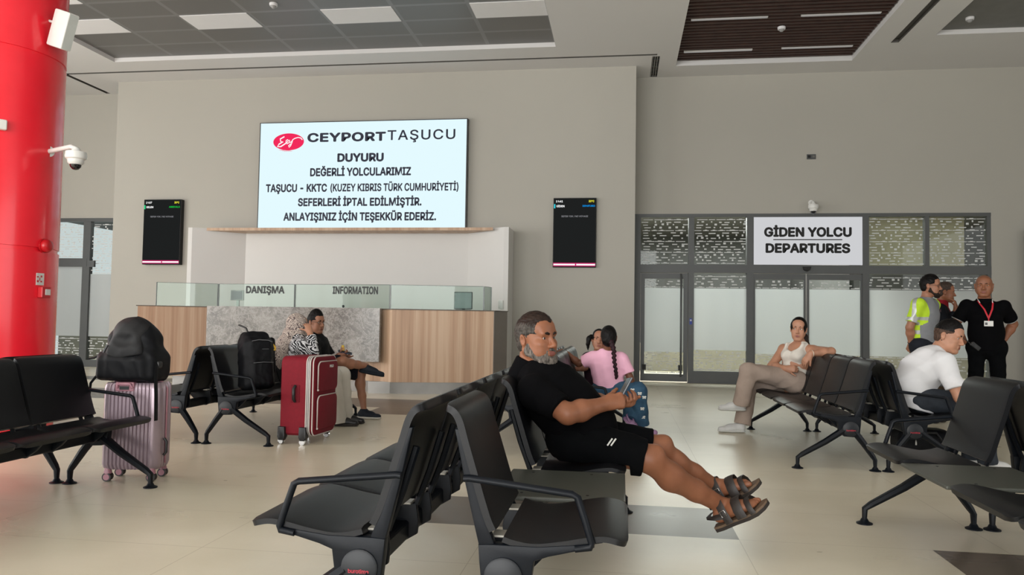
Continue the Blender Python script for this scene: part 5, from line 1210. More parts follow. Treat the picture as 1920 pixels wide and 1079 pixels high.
mb = MB(); c = wrL + (elL - wrL) * .06; d = unit(elL - wrL); B_ = np.array(basis(d)); mb.tube([c + B_ @ V3(.031 * math.cos(a), .031 * math.sin(a), 0) for a in np.linspace(0, 2 * PI, 16, endpoint=False)], .004, 6, 0, True); mb.build('bracelet', mat('bead_pale', srgb(216, 200, 180), .4), p, 180)
kT, aT, kB, aB = V3(1.235, 7.80, .625), V3(1.15, 7.86, .30), V3(1.27, 8.02, .485), V3(1.19, 7.95, .085)
trousers(p, 'trousers', M_beige, pel + V3(0, 0, .05), (pel + V3(0, -.09, -.01), pel + V3(0, .09, -.01)), (.010, 14, 21), [([pel + V3(0, -.08, -.005), kT, aT + V3(.02, 0, -.015)], [.108, .084, .092]), ([pel + V3(0, .08, -.02), kB, aB + V3(.005, 0, -.005)], [.105, .082, .088])], r=.115)
b = Soft(.004); q = pel + fr * .125 + V3(0, 0, .07); mb = MB(); mb.tube([q + rt * .02, q + rt * .03 - V3(0, 0, .05), q + rt * .05 - V3(0, 0, .09)], .004, 6); mb.tube([q, q - V3(0, 0, .04), q + rt * .02 - V3(0, 0, .08)], .004, 6); mb.build('drawstring', M_short, p, 180)
shoe(p, aT + V3(.0, 0, .0), (1.215, 7.87, .222), (.95, 7.83, .222), M_shoew, M_rub, laces=M_rub); shoe(p, aB, (1.225, 7.96, 0), (.955, 7.91, 0), M_shoew, M_rub, laces=M_rub)

# ---- man in the white T-shirt, bent forward
M_tee = fabric('white_tshirt', srgb(216, 216, 218), .85, .02, 10, .15, 600); M_jean = fabric('dark_denim', srgb(44, 49, 56), .85, .2, 25, .25, 500)
p = person('person', (2.30, 6.35, 0), 'dark-haired man in white T-shirt bending forward on the bench, elbows on knees')
H = Head((2.492, 6.34, 1.006), (.72, -.64, -.24), (.28, -.1, 1), 1.0)
pel, wai, che, nk = V3(2.265, 6.35, .53), V3(2.235, 6.35, .645), V3(2.335, 6.35, .775), V3(2.415, 6.35, .892)
shR, elR, wrR = V3(2.385, 6.165, .815), V3(2.475, 6.095, .565), V3(2.68, 6.26, .50); shL, elL, wrL = V3(2.42, 6.54, .82), V3(2.60, 6.56, .60), V3(2.74, 6.38, .50)
fr = unit((.75, 0, -.55))
b = Soft(.005); torso(b, pel + V3(.02, 0, .03), wai + V3(.01, 0, 0), che, nk, fr, (.10, .115, .14), .62); H.skin(b, nk, .058); arm(b, shR, elR, wrR, 1.12); arm(b, shL, elL, wrL, 1.12)
hand(b, wrR, (.6, .75, -.1), (0, .2, -1), -1, curl=(.5, .6, .4)); hand(b, wrL, (.7, -.7, -.1), (0, -.2, -1), 1, curl=(.5, .6, .4))
b.build('body', [SK_LIGHT, M_lip], p, skin_paint(H)); H.eyes(p, (0, 1, -.1)); H.brows(p, H_BLACK, .005)
H.short_hair(p, [H_BLACK, hair_mat('hair_faded', srgb(46, 36, 30), srgb(92, 70, 58), 120)], .0045, .020, .002, .076, lambda q: np.where((q[:, 2] < .045) & (q[:, 1] < .06), 1, 0), 6, -.055)
top_shell(p, 'tshirt', M_tee, pel + V3(-.01, 0, -.02), wai + V3(-.015, 0, 0), che, nk, fr, (.172, .166, .178), [(shR, elR, .72, .078, .076), (shL, elL, .72, .078, .076)], (.013, 12, 31, (1, 1, 1.2)), neck=.066, neck_top=.012, fs=.82, hem=((2.2, 0, .455), (-.18, 0, -1)), shr=.078)
mb = MB(); mb.ball(H.p(.085, -.012, -.036), .004); mb.build('earring', M_blackp, p, 180)
knR, knL, anR, anL = V3(2.68, 6.24, .48), V3(2.70, 6.46, .48), V3(2.72, 6.24, .10), V3(2.70, 6.48, .10)
trousers(p, 'jeans', M_jean, pel + V3(0, 0, .04), (pel + V3(0, -.09, -.01), pel + V3(0, .09, -.01)), (.006, 20, 33), [([pel + V3(.02, -.09, .0), knR, anR + V3(0, 0, -.04)], [.096, .08, .066]), ([pel + V3(.02, .09, .0), knL, anL + V3(0, 0, -.04)], [.096, .08, .066])], r=.098)
for an in (anR, anL):
    so = shoe(p, an, an + V3(-.05, 0, -.10), an + V3(.215, -.02, -.10), M_shoew, M_rub, laces=M_rub)
    mb = MB(); [mb.tube([an + V3(.03 + .025 * i, -.040, -.075), an + V3(.05 + .025 * i, -.038, -.04)], .004, 6) for i in range(3)]; mb.build('stripes', M_dgrey, so, 180)

# ---- standing man in the grey and yellow work shirt
def visi():
    k = NT('work_shirt_grey'); v = k.coord(); k.l(k.ramp(k.noise(v, 8), [(.3, srgb(120, 122, 126)), (.7, srgb(134, 136, 140))]).outputs[0], k.b.inputs['Base Color']); k.b.inputs['Roughness'].default_value = .85; return k.m
M_grey = visi(); M_yel = fabric('high_visibility_yellow', srgb(186, 220, 50), .7, .05, 10, .1, 300); M_silver = mat('reflective_tape', srgb(176, 178, 176), .35, .3); M_navyt = fabric('navy_trousers', srgb(26, 29, 38), .85, .1, 14)
p = person('person', (3.45, 9.40, 0), 'standing bearded man with glasses in grey work shirt with yellow sleeves')
H = Head((3.50, 9.39, 1.548), (.88, -.47, -.03), (0, 0, 1), 1.02)
pel, wai, che, nk = V3(3.43, 9.42, .90), V3(3.44, 9.42, 1.05), V3(3.455, 9.41, 1.24), V3(3.46, 9.41, 1.40); fr = unit((.72, -.69, 0)); rt = np.cross(fr, (0, 0, 1))
shR, shL = V3(3.455, 9.41, 1.335) + rt * .185, V3(3.455, 9.41, 1.335) - rt * .185
elR, wrR = shR + V3(-.085, .02, -.26), V3(3.285, 9.38, .885); elL, wrL = shL + V3(-.05, .06, -.27), V3(3.33, 9.52, .88)
b = Soft(.0055); torso(b, pel, wai, che, nk, fr, (.15, .14, .155), .66); H.skin(b, nk, .058); arm(b, shR, elR, wrR, 1.05); arm(b, shL, elL, wrL, 1.05)
hand(b, wrR, (-.1, .5, -.8), (.6, .6, .1), 1, curl=(.5, .6, .4)); hand(b, wrL, (-.2, -.5, -.8), (.6, -.4, .1), -1, curl=(.4, .5, .4))
b.build('body', [SK_MID, M_lip], p, skin_paint(H)); H.eyes(p); H.brows(p, H_BLACK, .0055); H.short_hair(p, H_BLACK, .005, .018, .004, .074, None, 7); H.beard(p, H_STUB, .0045, .006, .006); glasses(H, p, M_blackp)
def vp(P):
    q = P - che; side = q @ rt; f_ = q @ fr; z = P[:, 2]; dR = np.linalg.norm(P - (shR + V3(0, 0, -.06)), axis=1)
    sleeve = ((np.abs(side) > .165) & (z > 1.10)) | ((dR < .17) & (side > .13)); panel = (np.abs(side) > .118) & (f_ < .015) & (z < 1.18)
    y = sleeve | panel; tape = (panel & ((np.abs(z - 1.02) < .022) | (np.abs(z - 1.12) < .02) | (np.abs(z - .93) < .02))) | (sleeve & ((z < 1.195) & (z > 1.155))) | (sleeve & (np.abs(f_ + .01) < .022))
    return np.where(tape, 2, np.where(y, 1, 0))
ts = top_shell(p, 'work_shirt', [M_grey, M_yel, M_silver], pel + V3(0, 0, -.05), wai, che, nk, fr, (.168, .165, .172), [(shR, elR, .78, .070, .072), (shL, elL, .78, .070, .072)], (.005, 17, 41), neck=.066, neck_top=.0, fs=.74, hem=((0, 0, .80), (0, 0, -1)), paint=vp, shr=.072)
b = Soft(.005); b.cone(nk + V3(0, 0, -.03), nk + V3(.005, 0, .022), .078, .068, .01, cap=True); b.build('collar', M_grey, ts)
hp = [pel + rt * .09 + V3(0, 0, -.03), pel - rt * .09 + V3(0, 0, -.03)]; trousers(p, 'trousers', M_navyt, pel + V3(0, 0, .03), hp, (.006, 14, 42), [([hp[0], hp[0] + V3(.01, 0, -.42), hp[0] + V3(0, 0, -.82)], [.092, .072, .066]), ([hp[1], hp[1] + V3(.01, 0, -.42), hp[1] + V3(0, 0, -.82)], [.092, .072, .066])], r=.115)
for q in hp: e = V3(q[0], q[1], 0); shoe(p, e + V3(0, 0, .1), e - fr * .07, e + fr * .20, M_blackp, M_soled)
mb = MB(); c = wrR + (elR - wrR) * .08; B_ = np.array(basis(unit(elR - wrR))); mb.tube([c + B_ @ V3(.031 * math.cos(a), .033 * math.sin(a), 0) for a in np.linspace(0, 2 * PI, 16, endpoint=False)], .008, 6, 0, True, .5); mb.build('wristwatch', M_blackp, p, 180)
mb = MB(); c = che + fr * .128 - rt * .075 + V3(0, 0, .03); B4 = Matrix(np.stack([-rt, (0, 0, 1), -np.cross((0, 0, 1), -rt)], 1).tolist()).to_4x4(); mb.box(-.012, .012, -.016, .016, -.004, .004, 0, Matrix.Translation(c) @ B4); mb.build('chest_emblem', mat('emblem_dark', srgb(70, 50, 56), .6), ts)

# ---- man behind him in the dark jacket with red collar
M_jack = fabric('dark_jacket', srgb(20, 22, 30), .8, .1, 12); M_redc = fabric('red_collar_cloth', srgb(140, 22, 34), .8, .1, 14); M_brown = fabric('brown_trousers', srgb(70, 56, 40), .85, .1, 14)
p = person('person', (3.83, 9.95, 0), 'standing man in dark jacket with red collar, half hidden behind the yellow sleeved man')
H = Head((3.865, 9.92, 1.500), (.95, -.25, -.08), (0, 0, 1), 1.0)
pel, wai, che, nk = V3(3.80, 9.95, .88), V3(3.80, 9.95, 1.03), V3(3.81, 9.95, 1.21), V3(3.825, 9.94, 1.355); fr = unit((.9, -.4, 0)); rt = np.cross(fr, (0, 0, 1))
shR, shL = V3(3.81, 9.95, 1.29) + rt * .18, V3(3.81, 9.95, 1.29) - rt * .18; elR, wrR = shR + V3(.10, -.02, -.24), V3(3.93, 9.78, 1.30); elL, wrL = shL + V3(.02, .03, -.27), shL + V3(.10, .0, -.50)
b = Soft(.006); torso(b, pel, wai, che, nk, fr, (.145, .138, .15), .66); H.skin(b, nk, .056); arm(b, shR, elR, wrR); arm(b, shL, elL, wrL); hand(b, wrR, (-.1, .1, 1), (-.8, .4, 0), -1, curl=(.5, .6, .4)); hand(b, wrL, (.1, 0, -1), (0, -1, 0), 1, curl=(.3, .4, .3))
b.build('body', [SK_TAN, M_lip], p, skin_paint(H)); H.eyes(p); H.brows(p, H_BLACK, .005); H.short_hair(p, hair_mat('hair_cropped', srgb(44, 36, 32), srgb(84, 70, 62), 120), .005, .008, .001, .074, None, 9)
js = top_shell(p, 'jacket', [M_jack, M_redc], pel + V3(0, 0, -.05), wai, che, nk, fr, (.166, .162, .17), [(shR, elR, .98, .068, .062), (shL, elL, .98, .068, .062)], (.006, 16, 45), neck=.066, neck_top=.0, fs=.74, hem=((0, 0, .78), (0, 0, -1)), paint=lambda P: np.where((np.abs((P - che) @ rt - .02) < .028) & ((P - che) @ fr > .04), 1, 0), shr=.072)
b = Soft(.005); b.cone(nk + V3(-.005, 0, -.04), nk + V3(.005, 0, .055), .086, .074, .01, cap=True); b.build('collar', M_redc, js)
for (e0, e1) in ((elR, wrR), (elL, wrL)): b = Soft(.006); b.cone(e0, e0 + (e1 - e0) * .85, .058, .046, .02, cap=True); b.fold = folds(.005, 24, 4); b.build('sleeve', M_jack, js)
hp = [pel + rt * .09 + V3(0, 0, -.03), pel - rt * .09 + V3(0, 0, -.03)]; trousers(p, 'trousers', M_brown, pel + V3(0, 0, .03), hp, (.006, 14, 46), [([q, q + V3(.01, 0, -.42), q + V3(0, 0, -.80)], [.094, .074, .068]) for q in hp], r=.115)
for q in hp: e = V3(q[0], q[1], 0); shoe(p, e + V3(0, 0, .1), e - fr * .07, e + fr * .20, M_blackp, M_soled)

# ---- bald man in black polo with red lanyard
p = person('person', (4.10, 9.42, 0), 'bald man in black polo shirt with red lanyard and badge, hands behind his hips')
H = Head((4.075, 9.40, 1.556), (-.42, -.90, -.05), (0, 0, 1), 1.04, 1.08)
pel, wai, che, nk = V3(4.11, 9.43, .89), V3(4.10, 9.42, 1.04), V3(4.095, 9.42, 1.23), V3(4.085, 9.42, 1.395); fr = unit((-.22, -.97, 0)); rt = np.cross(fr, (0, 0, 1))
shR, shL = V3(4.095, 9.42, 1.33) + rt * .182, V3(4.095, 9.42, 1.33) - rt * .185
elR, wrR = V3(3.805, 9.50, 1.11), V3(3.90, 9.50, .93); elL, wrL = V3(4.425, 9.50, 1.13), V3(4.315, 9.47, .955)
b = Soft(.0055); torso(b, pel, wai, che, nk, fr, (.14, .14, .135), .62); H.skin(b, nk, .066, 1.1, nose=1.15); arm(b, shR, elR, wrR, 1.15); arm(b, shL, elL, wrL, 1.15)
hand(b, wrR, (.6, .3, -.6), (.6, -.3, .5), 1, curl=(.5, .6, .4)); hand(b, wrL, (-.6, .3, -.55), (-.6, -.3, .5), -1, curl=(.5, .6, .4))
b.build('body', [SK_TAN, M_lip], p, skin_paint(H)); H.eyes(p, (0, 1, -.15)); H.brows(p, H_BROWN, .0045)
ps = top_shell(p, 'polo_shirt', [M_polo, M_silver], pel + V3(0, 0, -.04), wai, che, nk, fr, (.168, .170, .166), [(shR, elR, .74, .070, .072), (shL, elL, .74, .070, .072)], (.006, 15, 51), neck=.075, neck_top=.0, fs=.78, hem=((0, 0, .825), (0, 0, -1)), shr=.068)
mb = MB()
for sh, el in ((shR, elR), (shL, elL)):
    c = sh + (el - sh) * .735; B_ = np.array(basis(unit(el - sh))); mb.tube([c + B_ @ V3(.072 * math.cos(a), .072 * math.sin(a), 0) for a in np.linspace(0, 2 * PI, 24, endpoint=False)], .0035, 6, 0, True)
mb.build('sleeve_piping', M_silver, ps, 180)
b = Soft(.005)
for sg in (-1, 1): b.cone(nk + rt * .055 * sg + fr * .0 + V3(0, 0, .005), nk + rt * .035 * sg + fr * .095 + V3(0, 0, -.045), .026, .022, .01, V3(0, 0, 1) + fr * .5, .5)
b.cone(nk + V3(0, 0, -.03), nk + V3(0, 0, .018), .086, .078, .01, cap=True); co = b.build('collar', M_polo, ps)
mb = MB(); [mb.tube([nk + rt * .074 * sg + fr * .02 + V3(0, 0, .022), nk + rt * .062 * sg + fr * .105 + V3(0, 0, -.03)], .0045, 6) for sg in (-1, 1)]; mb.build('collar_stripe', M_wht, co, 180)
M_lan = mat('red_ribbon', srgb(196, 36, 50), .6); q0 = che + fr * .172 + V3(0, 0, -.04); mb = MB()
for sg in (-1, 1): mb.tube([nk + rt * .07 * sg + V3(0, 0, .012), nk + rt * .066 * sg + fr * .10 + V3(0, 0, -.035), che + rt * .038 * sg + fr * .158 + V3(0, 0, .06), q0], .0085, 6, 0, False, .25, rt)
mb.tube([q0, q0 + V3(0, 0, -.03)], .006, 6, 0, False, .4); ln = mb.build('lanyard', M_lan, p, 60)
Bq = Matrix(np.stack([-rt, (0, 0, 1), fr], 1).tolist()).to_4x4(); mb = MB(); mb.box(-.045, .045, -.03, .03, -.002, .002, 0, Matrix.Translation(q0 + V3(0, 0, -.06)) @ Bq, .001); mb.box(-.036, -.012, -.016, .012, .002, .003, 1, Matrix.Translation(q0 + V3(0, 0, -.06)) @ Bq); mb.build('badge', [M_wht, M_frame], ln)
hp = [pel + rt * .095 + V3(0, 0, -.03), pel - rt * .095 + V3(0, 0, -.03)]; trousers(p, 'trousers', M_short, pel + V3(0, 0, .03), hp, (.006, 14, 52), [([q, q + V3(sg * .02 * rt[0], 0, -.42), q + V3(sg * .04 * rt[0], 0, -.81)], [.092, .076, .07]) for q, sg in zip(hp, (1, -1))], r=.118)
for q, sg in zip(hp, (1, -1)): e = V3(q[0] + .04 * sg * rt[0] * 1, q[1], 0); shoe(p, e + V3(0, 0, .1), e - fr * .07, e + fr * .20, M_blackp, M_soled)
o = empty('two_way_radio', (3.93, 9.36, .86), 0, 'black two-way radio with antenna at the hip of the bald man', 'radio')
Tr = Matrix.Translation((3.945, 9.33, .875)) @ Euler((0, math.radians(-50), 0)).to_matrix().to_4x4(); mb = MB(); mb.box(-.025, .025, -.016, .016, -.06, .05, 0, Tr, .006); mb.build('housing', M_blackp, o); mb = MB(); mb.cyl(Tr @ Vector((-.012, 0, .05)), Tr @ Vector((-.012, 0, .17)), .006, .004, 10); mb.build('antenna', M_blackp, o, 60); mb = MB(); mb.box(-.012, .012, -.0175, -.0155, -.02, .01, 0, Tr); mb.build('badge_plate', M_dgrey, o)

# ---- young man with glasses, ankle on knee
M_tblack = fabric('black_tshirt', srgb(12, 12, 15), .85, .15, 12); M_nshort = fabric('navy_shorts', srgb(16, 19, 30), .85, .12, 14); M_trainer = fabric('dark_trainer', srgb(26, 32, 42), .7, .2, 30, .3, 300); M_solel = mat('pale_sole', srgb(190, 186, 176), .6)
p = person('person', (-3.2, 7.95, 0), 'young man with glasses in black T-shirt and navy shorts, ankle resting on his knee')
H = Head((-3.288, 7.95, 1.022), (.93, -.36, -.06), (0, 0, 1), .96)
pel, wai, che, nk = V3(-3.25, 7.96, .53), V3(-3.27, 7.96, .65), V3(-3.275, 7.96, .775), V3(-3.30, 7.96, .885); fr = unit((.95, -.12, .1))
shR, elR, wrR = V3(-3.245, 7.785, .805), V3(-3.17, 7.72, .60), V3(-2.985, 7.80, .665); shL, elL, wrL = V3(-3.28, 8.13, .805), V3(-3.18, 8.15, .62), V3(-2.98, 7.98, .65)
b = Soft(.005); torso(b, pel, wai, che, nk, fr, (.13, .12, .135), .66); H.skin(b, nk, .050, .94); arm(b, shR, elR, wrR, .92); arm(b, shL, elL, wrL, .92)
hand(b, wrR, (.8, .3, .2), (-.2, .5, .5), 1, sc=.95, curl=(.5, .6, .5), spread=.02); hand(b, wrL, (.6, -.7, .1), (.2, .1, .8), -1, sc=.95, curl=(.5, .6, .5), spread=.02)
hR, kR, aR = V3(-3.22, 7.86, .53), V3(-2.885, 7.72, .625), V3(-2.715, 7.99, .565); hL, kL, aL = V3(-3.22, 8.05, .53), V3(-2.80, 8.05, .485), V3(-2.735, 7.99, .095)
leg(b, hR, kR, aR, .9, back=(0, 0, -.6)); leg(b, hL, kL, aL, .9, back=(-1, 0, 0)); b.build('body', [SK_MID, M_lip], p, skin_paint(H)); H.eyes(p, (0, 1, -.2)); H.brows(p, H_BLACK, .0052); H.short_hair(p, H_BLACK, .0045, .036, .001, .078, None, 12, -.045); glasses(H, p, M_blackp)
top_shell(p, 'tshirt', M_tblack, pel, wai, che, nk, fr, (.150, .146, .152), [(shR, elR, .8, .064, .068), (shL, elL, .8, .064, .068)], (.006, 16, 61), neck=.06, neck_top=.03, fs=.74, hem=((0, 0, .50), (0, 0, -1)), shr=.064)
trousers(p, 'shorts', M_nshort, pel + V3(0, 0, .03), (pel + V3(0, -.09, 0), pel + V3(0, .09, 0)), (.006, 16, 62), [([hR, hR + (kR - hR) * .86], [.098, .085]), ([hL, hL + (kL - hL) * .97], [.098, .084])], r=.115)
shoe(p, aL, (-2.80, 8.0, 0), (-2.535, 7.96, 0), M_trainer, M_solel); d = unit((.92, .25, -.2)); up = unit((.3, .25, .92)); q = aR - up * .085 - d * .05; shoe(p, aR, q, q + d * .27, M_trainer, M_trainer, up)
o = empty('mobile_phone', (-2.91, 7.84, .69), 0, 'dark phone in the hand of the young man with glasses', 'phone'); Tp = Matrix.Translation((-2.905, 7.835, .715)) @ Euler((math.radians(15), math.radians(12), math.radians(25))).to_matrix().to_4x4(); mb = MB(); mb.box(-.075, .075, -.036, .036, -.004, .004, 0, Tp, .003); mb.build('case', mat('phone_blue', srgb(46, 50, 78), .3), o); mb = MB(); mb.box(-.07, .07, -.033, .033, .004, .0046, 0, Tp); mb.build('screen', M_scr_dark if 'M_scr_dark' in globals() else M_black, o)
o = empty('juice_bottle', (-2.94, 7.90, .72), 0, 'small yellow bottle held above the phone of the young man', 'bottle'); T = Matrix.Translation((-2.945, 7.87, .71)); MB().lathe([(0, 0), (.020, 0), (.022, .006), (.022, .05), (.015, .062), (.0, .062)], T).build('bottle_body', mat('juice_yellow', srgb(216, 170, 90), .35), o, 40); MB().lathe([(0, .060), (.013, .060), (.013, .078), (0, .078)], T).build('cap', mat('cap_yellow', srgb(230, 196, 60), .4), o, 40)

# ---- woman in the patterned headscarf
def pattern(name, dark_c, light_c, scale, warp, thr, mid=None, aniso=(1, 1, 1)):
    k = NT(name); v = k.coord(aniso); w = k.n('ShaderNodeTexNoise'); w.inputs['Scale'].default_value = scale * .5; w.inputs['Detail'].default_value = 3; k.l(v, w.inputs['Vector'])
    mx = k.n('ShaderNodeMix', data_type='RGBA', blend_type='LINEAR_LIGHT'); mx.inputs[0].default_value = warp; k.l(v, mx.inputs[6]); k.l(w.outputs['Color'], mx.inputs[7])
    wv = k.n('ShaderNodeTexWave', wave_type='BANDS'); wv.inputs['Scale'].default_value = scale; wv.inputs['Distortion'].default_value = 9; wv.inputs['Detail'].default_value = 2; k.l(mx.outputs[2], wv.inputs['Vector'])
    st = [(thr - .06, dark_c), (thr + .06, light_c)] if mid is None else [(thr - .15, dark_c), (thr, mid), (thr + .2, light_c)]
    k.l(k.ramp(wv.outputs['Fac'], st).outputs[0], k.b.inputs['Base Color']); k.b.inputs['Roughness'].default_value = .8; return k.m
M_scarf = pattern('scarf_print', srgb(88, 74, 74), srgb(204, 190, 178), 12, .45, .42, srgb(150, 136, 128)); M_blouse = pattern('blouse_print', srgb(18, 18, 24), srgb(214, 214, 216), 8, .3, .60)
M_cream = fabric('cream_trousers', srgb(206, 200, 190), .85, .03, 10)
p = person('person', (-3.22, 7.40, 0), 'woman in patterned headscarf and black and white blouse with cream trousers, turned away')
H = Head((-3.262, 7.42, .990), (.72, .66, -.1), (0, 0, 1), .98)
pel, wai, che, nk = V3(-3.21, 7.42, .53), V3(-3.24, 7.41, .645), V3(-3.245, 7.40, .765), V3(-3.265, 7.41, .865); fr = unit((.85, .4, 0)); rt = np.cross(fr, (0, 0, 1))
shR, shL = V3(-3.24, 7.40, .80) + rt * .165, V3(-3.24, 7.40, .80) - rt * .165; elR, wrR = V3(-3.02, 7.26, .735), V3(-3.10, 7.36, .925); elL, wrL = shL + V3(.10, .03, -.22), V3(-2.98, 7.50, .55)
b = Soft(.006); torso(b, pel, wai, che, nk, fr, (.14, .13, .14), .68); H.skin(b, nk, .05, .92, ears=False); arm(b, shR, elR, wrR, .95); arm(b, shL, elL, wrL, .95); hand(b, wrR, (-.4, .2, .9), (-.6, .7, 0), 1, sc=.92, curl=(.5, .6, .4)); hand(b, wrL, (.7, 0, -.4), (0, 0, -1), -1, sc=.92)
b.build('body', [SK_LIGHT, M_lip], p, skin_paint(H)); H.eyes(p); H.brows(p, H_BROWN, .004)
b = Soft(.006); b.ell(H.p(0, -.012, .026), H.r(.088, .112, .108), H.M, .02); b.ell(H.p(0, -.01, -.07), H.r(.088, .095, .07), H.M, .04); b.cone(H.p(0, -.03, -.10), nk + V3(-.01, 0, -.02), .085, .125, .05); b.cone(nk + V3(-.01, 0, -.02), che - fr * .05 + V3(0, 0, .03), .13, .15, .05, fr, .8)
b.chain([H.p(.02, -.09, -.10), che - fr * .13 + rt * .07 + V3(0, 0, .02), che - fr * .19 + rt * .09 + V3(0, 0, -.10), che - fr * .21 + rt * .09 + V3(0, 0, -.2)], [.06, .085, .07, .05], .04)
b.ell(H.p(0, .105, -.01), H.r(.058, .06, .082), H.M, .01, 'sub'); b.fold = folds(.008, 24, 71, (1, 1, .6)); b.build('headscarf', M_scarf, p)
bl = top_shell(p, 'blouse', M_blouse, pel + V3(0, 0, -.05), wai, che, nk, fr, (.172, .165, .168), [(shR, elR, .99, .074, .066), (shL, elL, .99, .074, .066)], (.007, 15, 72), neck=.075, neck_top=.0, fs=.8, hem=((0, 0, .452), (0, 0, -1)), shr=.078)
for e0, e1, t in ((elR, wrR, .78), (elL, wrL, .8)): b = Soft(.006); b.cone(e0, e0 + (e1 - e0) * t, .062, .056, .02, cap=True); b.fold = folds(.006, 24, 5); b.build('sleeve', M_blouse, bl)
kR, kL, aR, aL = V3(-2.84, 7.34, .50), V3(-2.83, 7.55, .50), V3(-2.80, 7.38, .12), V3(-2.80, 7.56, .12)
trousers(p, 'trousers', M_cream, pel, (pel + V3(0, -.09, 0), pel + V3(0, .09, 0)), (.006, 15, 73), [([pel + V3(.02, -.08, 0), kR, aR + V3(0, 0, -.085)], [.10, .082, .098]), ([pel + V3(.02, .10, 0), kL, aL + V3(0, 0, -.085)], [.10, .082, .098])], r=.115)
for a in (aR, aL): shoe(p, a + V3(0.01, 0, -.02), (a[0] - .04, a[1], 0), (a[0] + .21, a[1] + .03, 0), M_blackp, M_soled)

# ---- girl in the pink T-shirt, seen from behind
M_pinkt = fabric('pink_cotton', srgb(244, 186, 210), .85, .03, 10, .15, 600)
def denim():
    k = NT('blue_denim'); v = k.coord(); k.l(k.ramp(k.noise(v, 9, 5), [(.3, srgb(30, 62, 88)), (.7, srgb(58, 96, 124))]).outputs[0], k.b.inputs['Base Color']); k.b.inputs['Roughness'].default_value = .85; k.bump(k.noise(v, 400, 2), .2, .002); return k.m
M_denim = denim(); M_croc = mat('lilac_foam', srgb(164, 128, 164), .55, var=.03)
p = person('person', (-.1, 7.12, 0), 'girl in pink T-shirt and blue jeans with a long dark braid, seen from behind')
H = Head((-.121, 7.13, .930), (-.12, .99, -.05), (0, 0, 1), .92, .98)
pel, wai, che, nk = V3(-.115, 7.12, .475), V3(-.12, 7.12, .57), V3(-.135, 7.13, .69), V3(-.13, 7.13, .795); fr = unit((-.15, .98, .1))
shL, elL, wrL = V3(-.265, 7.14, .745), V3(-.395, 7.15, .690), V3(-.485, 7.10, .778); shR, elR, wrR = V3(.0, 7.12, .74), V3(.075, 7.10, .585), V3(.105, 7.16, .485)
b = Soft(.005); torso(b, pel, wai, che, nk, fr, (.11, .098, .105), .66, .04); H.skin(b, nk, .042, .92); arm(b, shL, elL, wrL, .72); arm(b, shR, elR, wrR, .72)
hand(b, wrL, (-.75, -.1, .45), (-.3, 0, -.9), -1, sc=.78, curl=(.5, .6, .4)); hand(b, wrR, (.3, .3, -.8), (-.6, .3, -.2), 1, sc=.78, curl=(.3, .4, .3)); b.build('body', [SK_DARK, M_lip], p, skin_paint(H)); H.eyes(p); H.brows(p, H_BLACK, .004)
b = Soft(.005); b.ell(H.p(0, -.014, .034), H.r(.082, .108, .098), H.M, .01); b.ell(H.p(0, -.055, -.03), H.r(.068, .06, .06), H.M, .03); b.ell(H.p(0, .112, -.024), H.r(.080, .078, .098), H.M, .01, 'sub'); b.fold = folds(.003, 90, 81); b.build('hair', H_BLACK, p)
b = Soft(.004); br = [H.p(.012, -.105, -.03), H.p(.04, -.12, -.11), V3(-.065, 6.985, .74), V3(-.050, 6.985, .64), V3(-.040, 6.995, .565)]
pts = []
for a, c in zip(br, br[1:]):
    for t in np.linspace(0, 1, 5, endpoint=False): pts.append(np.array(a) * (1 - t) + np.array(c) * t)
for i, q in enumerate(pts): b.ell(q + V3(.006 * (-1) ** i, 0, 0), (.023 - .0006 * i, .02 - .0005 * i, .017), None, .008)
b.build('braid', hair_mat('braid_dark', srgb(22, 14, 16), srgb(50, 26, 34)), p)
top_shell(p, 'tshirt', M_pinkt, pel + V3(0, 0, -.0), wai, che, nk, fr, (.134, .128, .136), [(shL, elL, .72, .062, .062), (shR, elR, .82, .062, .062)], (.006, 20, 82, (1, 1, .8)), res=.005, neck=.052, neck_top=.01, fs=.78, hem=((-.12, 7.12, .47), (-.35, 0, -1)), shr=.058)
kR, aR, kL, aL = V3(.15, 7.12, .455), V3(.185, 7.20, .14), V3(.09, 7.33, .46), V3(.07, 7.13, .20)
trousers(p, 'jeans', M_denim, pel + V3(0, 0, .02), (pel + V3(-.06, 0, -.01), pel + V3(.06, 0, -.01)), (.005, 22, 83), [([pel + V3(.06, 0, -.01), kR, aR], [.088, .080, .072]), ([pel + V3(.02, .05, -.01), kL, aL], [.085, .07, .058])], res=.005, r=.098)
for c in ((.165, 7.035, .44), (.205, 7.05, .405), (.19, 7.075, .30), (.10, 7.035, .47), (.20, 7.11, .22)):
    c = V3(*c); mb = MB()
    for sx, sz, r in ((-1, 1, .010), (1, 1, .010), (-1, -1, .007), (1, -1, .007)): mb.ball(c + V3(sx * .010, 0, sz * .007), (r, .003, r * .8), 0, 8)
    mb.ball(c, (.004, .003, .012), 0, 8); mb.build('butterfly_patch', M_wht, p, 180)
